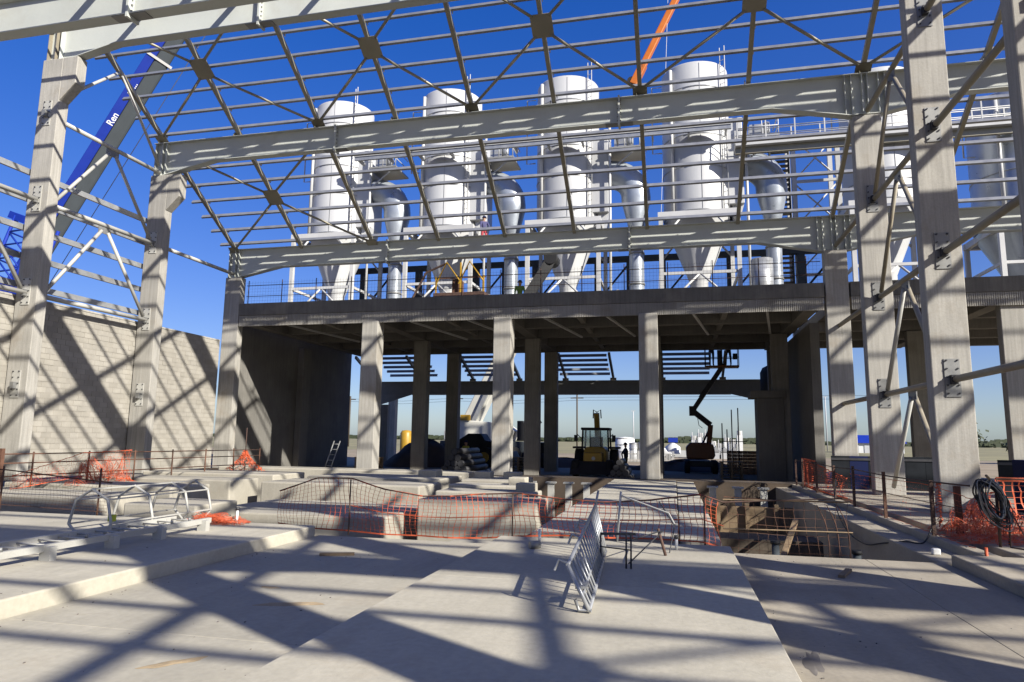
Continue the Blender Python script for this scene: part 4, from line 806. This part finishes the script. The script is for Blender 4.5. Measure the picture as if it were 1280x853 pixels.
# ================================================================ THINGS ON THE SLABS
def hoop(x, y, w=.385): return [(x-w, y, .22), (x-w*.75, y, .58), (x, y, .75), (x+w*.75, y, .60), (x+w, y, .25), (x+w*.6, y, .04)]
cg = thing('ladder_cage', 'pale tubular ladder cage lying on the left raised slab', 'ladder cage', (-8.65, 10.2, .03))
HY = (8.9, 9.75, 10.6, 11.2)
for y in HY: M().path(hoop(-8.66, y)+[(-8.66-.2, y, .05), hoop(-8.66, y)[0]], .022, 6).build('hoop', 'tubewhite', cg)
for k in (0, 1, 2, 3, 4):
    a = hoop(-8.66, HY[0])[k]; b = hoop(-8.66, HY[-1])[k]; M().bar(a, b, .035, .02).build('rail', 'tubewhite', cg)
M().ob((-8.36, 9.0, .32), (.04, 0, 0), (0, .04, 0), (0, 0, .05)).build('tag', 'hiviz', cg)
rl = thing('steel_ladder', 'white steel ladder on short feet lying along the left raised slab', 'ladder', (-7.95, 8.2, .03))
for x in (-8.3, -7.62): M().box(x-.035, x+.035, 5.0, 10.3, .14, .22).build('stringer', 'tubewhite', rl)
for k in range(17): M().tube((-8.27, 5.2+.31*k, .18), (-7.65, 5.2+.31*k, .18), .013, 6).build('rung', 'tubewhite', rl)
for y in (7.2, 8.2, 9.1, 10.1): M().box(-7.66, -7.5, y-.05, y+.05, .03, .2).build('foot', 'tubewhite', rl); M().box(-8.4, -8.25, y-.05, y+.05, .03, .2).build('foot', 'tubewhite', rl)
for y in (6.6, 7.8, 9.4, 9.8): M().tube((-7.62, y, .22), (-7.62, y, .27), .02, 6).build('bolt', 'plate', rl)
# fallen barrier
fb = thing('crowd_barrier', 'galvanised crowd barrier tipped over on the middle slab', 'barrier', (-.9, 8.3, 0))
a0, a1, b0, b1 = V((-.80, 6.62, .03)), V((-.98, 10.1, .03)), V((-1.02, 6.75, .40)), V((-1.13, 10.15, .66))
M().tube(a0, a1, .021, 8).build('rail', 'galv', fb); M().tube(b0, b1, .021, 8).build('rail', 'galv', fb)
for f in (.0, 1.): M().tube(a0.lerp(a1, f), b0.lerp(b1, f), .021, 8).build('end_tube', 'galv', fb)
for k in range(1, 17): f = k/17; M().tube(a0.lerp(a1, f), b0.lerp(b1, f), .0125, 6).build('bar', 'galv', fb)
c0 = a0.lerp(b0, .32); c1 = a1.lerp(b1, .32); M().tube(c0, c1, .014, 6).build('rail', 'galv', fb)
for f in (.02, .36, .62): p = b0.lerp(b1, f); M().path([p, p+V((-.1, .02, .03)), p+V((-.14, .0, -.07))], .014, 6).build('hook', 'galv', fb)
M().path([a0+V((.02, .0, .0)), a0+V((-.1, .02, -.01)), a0+V((-.13, .0, .09))], .018, 6).build('foot', 'galv', fb)
M().ob(a0.lerp(b0, .38)+V((-.02, .25, .02)), (.05, .02, 0), (0, .12, .0), (.0, 0, .012)).build('bracket', 'galv', fb); M().tube(b1, b1+V((.03, .1, .2)), .018, 6).build('hook', 'galv', fb)
# trestle behind it
tr = thing('rod_trestle', 'rusty rod trestle standing behind the tipped barrier', 'trestle', (-.55, 9.6, 0))
P = [(-.62, 9.0), (-.56, 9.0), (-.15, 10.2)]
for x, y in P[:2]: M().tube((x, y, 0), (x+.0, y+.05, .42), .012, 6).build('leg', 'darksteel', tr)
M().tube((-.15, 10.15, 0), (-.25, 10.2, .36), .022, 6).build('leg', 'rebar', tr)
M().bar((-.95, 9.1, .40), (-.5, 9.05, .42), .03, .03).build('top_bar', 'darksteel', tr); M().tube((-.59, 9.02, .34), (-.2, 10.2, .33), .009, 5).build('tie', 'darksteel', tr); M().tube((-.59, 9.02, .06), (-.18, 10.15, .34), .009, 5).build('tie', 'darksteel', tr); M().tube((-.95, 9.1, .24), (-.56, 9.05, .22), .009, 5).build('tie', 'darksteel', tr)
M().tube((-.95, 9.1, 0), (-.95, 9.12, .4), .012, 6).build('leg', 'darksteel', tr)
pr = thing('pipe_prop', 'pale bent pipe prop leaning over the net behind the trestle', 'prop', (-.4, 10.9, 0))
M().path([(-.85, 11.3, .72), (-.1, 10.75, .52), (-.02, 10.6, .38)], .014, 6).build('pipe', 'tubewhite', pr); M().path([(-.25, 11.1, .66), (-.02, 10.6, .36), (-.1, 10.4, .0)], .009, 5).build('rod', 'darksteel', pr); M().tube((-.92, 11.3, .0), (-.85, 11.3, .78), .02, 6).build('post', 'galv', pr)
for x, y, h, lb_ in ((-2.05, 10.66, .22, 'white plastic pipe stub left of the tipped barrier'), (.0, 10.74, .16, 'white pipe stub with dark cap near the right slab corner'), (-7.62, 11.05, .24, 'white pipe stub beside the crumpled net on the left slab')):
    z = .03 if x < -6 else 0
    t = thing('pipe_stub', lb_, 'pipe', (x, y, z)); M().tube((x, y, z), (x, y, z+h), .022, 10).build('pipe', 'pvc', t)
    if x > -1 or x < -6: M().tube((x, y, z+h), (x, y, z+h+.05), .034, 10).build('cap', 'darksteel', t)
cr = thing('steel_sleeve', 'short grey steel sleeve lying by the white pipe stub', 'sleeve', (-2.05, 10.2, 0)); M().tube((-2.1, 10.15, .055), (-1.97, 10.25, .055), .055, 14).build('shell', 'plate', cr); M().tube((-1.972, 10.248, .055), (-1.966, 10.253, .055), .042, 12).build('bore_shade', 'black', cr)  # black end disc paints the shade inside the hollow sleeve
# cable coil on the right
co = thing('cable_coil', 'thick coil of black cable hung on the post at the right', 'cable', (4.95, 12.6, .0))
rnd = random.Random(4)
for k in range(24):
    ph = rnd.uniform(0, 6); rx, rz = rnd.uniform(.09, .21), rnd.uniform(.24, .40); dx = rnd.uniform(-.03, .03); dy = rnd.uniform(-.07, .07); tl = rnd.uniform(.02, .16)
    pts = [(4.93+dx+rx*math.sin(2*math.pi*i/24)*(1+.1*math.sin(i+ph))-tl*math.cos(2*math.pi*i/24), 12.6+dy+.025*math.sin(.7*i+ph), 1.04-rz*(1-math.cos(2*math.pi*i/24))+.012*math.sin(1.3*i+ph)) for i in range(25)]
    M().path(pts, rnd.choice((.008, .010, .013)), 5).build('loop', rnd.choice(('cable', 'cable', 'plate', 'boomgrey')), co)
M().tube((4.8, 12.45, 1.12), (5.02, 12.7, .96), .02, 6).build('hook_rod', 'wood', co); M().tube((5.0, 12.65, .0), (5.0, 12.65, 1.0), .022, 6).build('post', 'rebar', co)
for a, b in (((5.12, 12.6, 0), (5.18, 12.7, .55)), ((5.3, 12.3, 0), (5.2, 12.7, .55)), ((5.12, 12.6, .01), (5.3, 12.3, .01)), ((5.22, 12.9, 0), (5.19, 12.7, .55))): M().tube(a, b, .011, 5).build('stand_rod', 'rebar', co)
tag(M().path(smooth([(4.48, 21.5, .55), (3.95, 19.2, .1), (3.75, 17.3, -.32), (3.72, 15.6, -.42), (3.8, 14.5, -.25), (4.0, 13.9, -.13), (4.25, 13.8, -.13), (4.46, 14.0, .1)]), .014, 6).build('loose_cable', 'cable'), 'black cable sagging over the trench edge on the right', 'cable')
tag(M().box(3.98, 4.1, 12.5, 12.6, -.15, -.05).build('plastic_cup', 'pvc', None, .02), 'small white cup on the trench ledge', 'cup'); tag(M().tube((4.45, 11.75, -.2), (4.45, 11.75, .1), .025, 8).build('pipe_stub', 'orange'), 'short orange pipe stub by the end of the kerb', 'pipe')
# trench formwork and bottles
fw = thing('timber_prop', 'pale timber prop leaning in the right trench', 'prop', (2.6, 16, -1.5)); M().bar((2.0, 15.6, -1.2), (2.75, 17.6, -.2), .12, .05).build('plank', 'wood', fw)
f2 = thing('formwork', 'timber formwork boards against the far end of the right trench', 'formwork', (2.2, 24, -1.5)); M().box(.8, 3.7, 24.0, 24.08, -1.9, -.5).build('board', 'wood', f2)
for x in (1.3, 2.2, 3.1): M().box(x, x+.12, 23.85, 23.98, -1.9, -.4).build('stud', 'wood', f2)
for x, lb_ in ((1.55, 'dark hose end standing at the trench mouth'), (2.75, 'dark bucket shape at the trench mouth beside the right slab')):
    t = thing('hose_end', lb_, 'hose', (x, 12.0, -.6)); M().tube((x, 12.0, -1.9), (x, 12.0, -.02 if x < 2 else -.12), .06, 10).build('pipe', 'boomgrey', t); M().tube((x, 12.0, -.02 if x < 2 else -.12), (x, 12.0, .03 if x < 2 else -.06), .08, 10).build('cap', 'black', t)
# ladder, cable and cable in the left shade
ld = thing('ladder', 'pale aluminium ladder leaning in the dark corner under the deck', 'ladder', (-17.7, 33, GZ))
for s in (-.17, .17): M().tube((-17.5+s, 32.6, GZ), (-17.3+s, 33.3, 1.35), .03, 6).build('rail', 'galv', ld)
for k in range(6): f = (k+.6)/6.2; p = V((-17.5, 32.6, GZ)).lerp(V((-17.3, 33.3, 1.35)), f); M().tube(p-V((.17, 0, 0)), p+V((.17, 0, 0)), .02, 6).build('rung', 'galv', ld)
cs = thing('blue_container', 'dark blue container behind the orange net at the right edge', 'container', (8.6, 17.5, 0)); M().box(8.1, 11.5, 17.2, 19.5, 0, 1.25).build('body', 'navy', cs, .03)
for k in range(16): M().box(8.2+.2*k, 8.28+.2*k, 17.16, 17.2, .05, 1.2).build('rib', 'navy', cs)
M().tube((8.6, 17.15, .85), (8.6, 17.13, .85), .11, 12).build('dial', 'redplastic', cs)
for x0, x1, y, lb_ in ((5.4, 9.5, 26.5, 'low dark hoarding behind the right columns'), (9.6, 18, 24.0, 'dark hoarding behind the blue container')):
    t = thing('hoarding', lb_, 'hoarding', ((x0+x1)/2, y, 0)); n = int((x1-x0)/.6)
    for k in range(n): M().box(x0+.6*k+.004, x0+.6*k+.596, y, y+.04+.015*(k % 2), 0, 1.15).build('panel', 'navy' if k % 5 == 1 else 'hoard', t)
    M().box(x0, x1, y-.03, y-.001, 1.0, 1.08).build('rail', 'darksteel', t)
sc = thing('pipe_scaffold', 'thin dark scaffold poles beside the right pier', 'scaffold', (3.6, 41, GZ))
for x, y, h in ((2.6, 40, 2.6), (3.2, 41, 3.4), (3.55, 41, 3.5), (3.0, 42, 2.3)): M().tube((x, y, GZ), (x, y, h), .032, 6).build('pole', 'darksteel', sc)
for z in (.1, 1.6): M().tube((2.5, 40.6, z), (4.0, 41, z), .022, 6).build('ledger', 'darksteel', sc)
# hand tools, bricks
bk = thing('brick_stack', 'stack of tan bricks beside the right pier', 'bricks', (3.9, 44, GZ))
for r_ in range(7):
    for k in range(6): M().box(3.1+.3*k+.005, 3.1+.3*k+.29, 44, 44.15, GZ+.2*r_+.004, GZ+.2*r_+.196).build('brick', 'brick', bk)
# ================================================================ FAR BACKGROUND
def vtank(x, y, r, h, m, label, cone=0.):
    t = thing('storage_tank', label, 'tank', (x, y, GZ), 'tanks on the plain'); M().lathe([(0, h+cone), (r, h), (r, 0)], (x, y, GZ), 24).build('shell', m, t)
    for z in (.33, .66, .98): M().lathe([(r, h*z-.03), (r+.03, h*z-.03), (r+.03, h*z+.03), (r, h*z+.03)], (x, y, GZ), 24).build('ring_band', 'galv', t)
    return t
vtank(-5.25, 76, 1.05, 2.2, 'tankwhite', 'white round tank on the plain right of the backhoe', .1); vtank(-4.1, 72, .45, 1.65, 'galv', 'grey tank nearer than the white round tank', .1); vtank(-3.2, 72, .4, 1.75, 'plantgrey', 'second grey tank against the centre right column', .1)
pt = thing('process_plant', 'small white industrial plant with hoppers far behind the boom lift', 'industrial plant', (4.4, 82, GZ))
rnd = random.Random(12)
for k in range(8):
    x = 1.9+.72*k; h = rnd.uniform(1.2, 3.0); M().box(x, x+.6, 82, 82.9, GZ, GZ+h).build('building', 'tankwhite' if k % 2 else 'plantgrey', pt); M().lathe([(.3, h+.5), (.3, h), (.08, h-.35)], (x+.3, 82.3, GZ), 10).build('hopper', 'whitesteel', pt)
    M().tube((x+.1, 81.8, GZ), (x+.1, 81.8, GZ+h+.9), .04, 5).build('mast', 'whitesteel', pt)
for k in range(5): M().prism([(2.0+1.0*k, 80, GZ+.8), (2.9+1.0*k, 80, GZ+.8), (2.45+1.0*k, 80, GZ+1.35)], (0, 1.5, 0)).build('roof', 'galv', pt); M().box(2.05+1.0*k, 2.85+1.0*k, 80.1, 81.3, GZ, GZ+.8).build('hut', 'plantgrey', pt)
bt = thing('blue_tank', 'blue topped white hopper beyond the centre right column', 'tank', (-.2, 85, GZ)); M().lathe([(.1, 1.8), (.9, 1.2), (.9, .4)], (-.2, 85, GZ), 16).build('cone', 'tankwhite', bt); M().box(-.7, .4, 84.7, 85.3, GZ+1.75, GZ+2.3).build('head', 'blue', bt); M().box(-2.5, 1.5, 85.9, 86.5, GZ, GZ+.8).build('base', 'plantgrey', bt)
cn = thing('white_vehicle', 'white pickup parked far behind the right trees', 'pickup', (-.9, 72, GZ)); M().prism([(-2.0, 72, GZ+.35), (-.3, 72, GZ+.35), (-.3, 72, GZ+.75), (-.7, 72, GZ+.8), (-.95, 72, GZ+1.2), (-1.6, 72, GZ+1.2), (-2.0, 72, GZ+.8)], (0, 1.2, 0)).build('body', 'tankwhite', cn, .05)
for x in (-1.7, -.6): wheel(cn, (x, 71.98, GZ+.3), .3, .2, (0, 1, 0), 'darksteel')
pf2 = thing('paling_fence', 'pale paling fence behind the worker on the plain', 'fence', (-2, 64, GZ))
for k in range(34): M().box(-4.4+.13*k, -4.34+.13*k, 64, 64.04, GZ, GZ+1.0).build('pale', 'whitesteel', pf2)
M().box(-4.4, .05, 64.05, 64.09, GZ+.7, GZ+.78).build('rail', 'whitesteel', pf2)
bs_ = thing('blue_shed', 'blue roofed shed far away between the right columns', 'shed', (38, 150, GZ)); M().box(34, 44, 150, 158, GZ, 1.6).build('wall', 'tankwhite', bs_); M().prism([(33.6, 149.5, 1.6), (44.4, 149.5, 1.6), (44.4, 153.5, 3.1), (33.6, 153.5, 3.1)], (0, 0, .15)).build('roof', 'blue', bs_)
for k in range(4): M().box(34.4+2.4*k, 35.8+2.4*k, 149.9, 149.99, GZ, 1.2).build('door', 'plantgrey', bs_)
for x, y, h, lb_ in ((-10.2, 180, 9, 'thin lamp mast far left of the white tank'), (-5.0, 190, 12, 'tall thin mast far behind the white tank'), (-7.0, 200, 13, 'tallest thin mast far behind the white tank'), (34, 170, 12, 'thin mast far behind the right columns')):
    t = thing('light_mast', lb_, 'mast', (x, y, GZ), 'far masts'); M().tube((x, y, GZ), (x, y, h), .13, 6).build('pole', 'plantgrey', t); M().box(x-.5, x+.5, y-.1, y+.1, h, h+.15).build('lamp_head', 'plantgrey', t)
for x, y in ((-60, 120), (-38, 118), (-16, 116)):
    t = thing('utility_pole', 'wooden utility pole '+{-60: 'leftmost', -38: 'second', -16: 'third'}[x]+' of the line on the plain', 'utility pole', (x, y, GZ), 'utility poles'); M().tube((x, y, GZ), (x, y, 9.2), .14, 6).build('pole', 'bark', t); M().box(x-1.1, x+1.1, y-.06, y+.06, 8.5, 8.65).build('cross_arm', 'bark', t)
w_ = M()
for dz in (8.7, 8.2): w_.path([(-90, 122, dz), (-60, 120, dz), (-49, 119, dz-.5), (-38, 118, dz), (-27, 117, dz-.5), (-16, 116, dz), (30, 112, dz)], .03, 4)
tag(w_.build('power_lines', 'darksteel'), 'pair of overhead wires strung between the utility poles', 'wires')
def tree(x, y, h, r, label, seed, n=420):
    rnd = random.Random(seed); t = thing('tree', label, 'tree', (x, y, GZ), 'far trees')
    tk = M().tube((x, y, GZ), (x+.2, y, GZ+h*.55), r*.09, 7, r*.05); lm = []
    for k in range(6):
        a = rnd.uniform(0, 6.28); e = V((x+r*.6*math.cos(a), y+r*.6*math.sin(a), GZ+h*rnd.uniform(.55, .9))); tk.tube((x+.1, y, GZ+h*rnd.uniform(.3, .5)), e, r*.04, 5, r*.015); lm.append(e)
    tk.build('trunk', 'bark', t); c = M()
    for k in range(n):
        e = rnd.choice(lm); p = e+V((rnd.gauss(0, r*.3), rnd.gauss(0, r*.3), rnd.gauss(0, h*.1))); s = rnd.uniform(.03, .075)*r+.05
        u = V((rnd.gauss(0, 1), rnd.gauss(0, 1), rnd.gauss(0, 1))).normalized(); v_ = u.orthogonal(); c.quad(p-u*s-v_*s*.6, p+u*s-v_*s*.6, p+u*s+v_*s*.6, p-u*s+v_*s*.6)
    c.build('crown', 'treeleaf', t); return t
tree(49, 155, 10.5, 2.6, 'thin tree far away between the two tall right columns', 3); tree(34, 80, 2.8, 1.6, 'dark tree far right of the tall column', 4); tree(37, 82, 3.4, 1.8, 'taller dark tree at the far right', 9); tree(26, 72, 3.6, 1.8, 'low dark bush beyond the right hoarding', 6)
rnd = random.Random(77); fw_ = M()
for k in range(5200):
    x = rnd.uniform(-420, 380); band = 3.0+1.6*math.sin(x*.031)+1.1*math.sin(x*.083+1); band = max(2.0, band); y = 560+rnd.uniform(-12, 12); p = V((x, y, GZ+rnd.random()**.7*band)); s = rnd.uniform(.6, 1.7)
    fw_.quad(p+V((-s, 0, -s*.8)), p+V((s, rnd.uniform(-.5, .5), -s*.8)), p+V((s, 0, s*.8)), p+V((-s, rnd.uniform(-.5, .5), s*.8)))
o = fw_.build('far_woodland', 'treeleaf'); o['label'] = 'far line of trees along the horizon'; stuff(o)

# ================================================================ DIRT AND DEBRIS ON THE SLABS
def spill(cx, cy, z, rx, ry, rot, label, m='sand', seed=0):
    rnd = random.Random(seed); n = 26; pts = []
    for k in range(n):
        a = 2*math.pi*k/n; r_ = 1+.22*math.sin(2*a+seed)+.16*math.sin(5*a+seed*3)+rnd.uniform(-.1, .1); x, y = rx*r_*math.cos(a), ry*r_*math.sin(a)
        pts.append((cx+x*math.cos(rot)-y*math.sin(rot), cy+x*math.sin(rot)+y*math.cos(rot)))
    mb = M(); mb.v = [(cx, cy, z+.008)]+[(cx+(p[0]-cx)*.7, cy+(p[1]-cy)*.7, z+.006) for p in pts]+[(p[0], p[1], z+.0012) for p in pts]
    for k in range(n): e = (k+1) % n; mb.f.append((0, 1+k, 1+e)); mb.f.append((1+k, 1+n+k, 1+n+e, 1+e)); mb.sm.update((len(mb.f)-1, len(mb.f)-2))
    tag(mb.build('sand_spill', m), label, 'sand')
spill(-3.95, 6.75, -.15, .30, .10, .3, 'thin tan sand spill on the sunken left slab', seed=1)
spill(-3.8, 4.83, -.15, .20, .07, .9, 'small tan sand spill near the bottom edge on the left', seed=2)
spill(-4.6, 7.4, -.15, .12, .05, .1, 'tiny tan sand spill behind the larger one', seed=3)
spill(1.05, 6.2, -.15, .35, .06, 1.5, 'dirt gathered along the right side of the middle slab', 'darkmark', 4)
spill(-2.98, 6.9, -.15, .5, .05, 1.55, 'dirt gathered along the left side of the middle slab', 'darkmark', 6)
spill(3.2, 7.5, -.15, .5, .08, 1.2, 'streak of dirt on the right slab', 'darkmark', 7)
rnd = random.Random(9); db = M()
for k in range(230):
    reg = rnd.choice(((-6.1, -2.9, 4, 11.3, -.15), (-6.1, -2.9, 4, 11.3, -.15), (.9, 3.8, 5, 11.6, -.15), (.9, 3.8, 5, 11.6, -.15), (-14, -6.3, 5, 11.2, .03)))
    x, y, z = rnd.uniform(reg[0], reg[1]), rnd.uniform(reg[2], reg[3]), reg[4]
    if rnd.random() < .35: x = rnd.choice((reg[0]+abs(rnd.gauss(0, .12)), reg[1]-abs(rnd.gauss(0, .12))))
    s_ = rnd.choice((.003, .004, .004, .006, .009)); a = rnd.uniform(0, 3); db.ob((x, y, z+s_*.4), (s_*math.cos(a), s_*math.sin(a), 0), (-s_*.7*math.sin(a), s_*.7*math.cos(a), 0), (s_*.2, 0, s_*.5))
o = db.build('debris', 'darkmark'); o['label'] = 'scattered stones and chips on the slabs'; stuff(o)
for x, y, z, a, L, lb_ in ((-4.9, 9.6, -.15, .4, .5, 'short timber offcut on the sunken left slab'), (2.2, 10.3, -.15, 1.2, .6, 'short timber offcut on the right slab'), (-9.8, 6.6, .03, .2, .7, 'timber offcut left of the white steel ladder')):
    tag(M().ob((x, y, z+.02), (L/2*math.cos(a), L/2*math.sin(a), 0), (-.04*math.sin(a), .04*math.cos(a), 0), (0, 0, .018)).build('timber_offcut', 'wood'), lb_, 'timber')
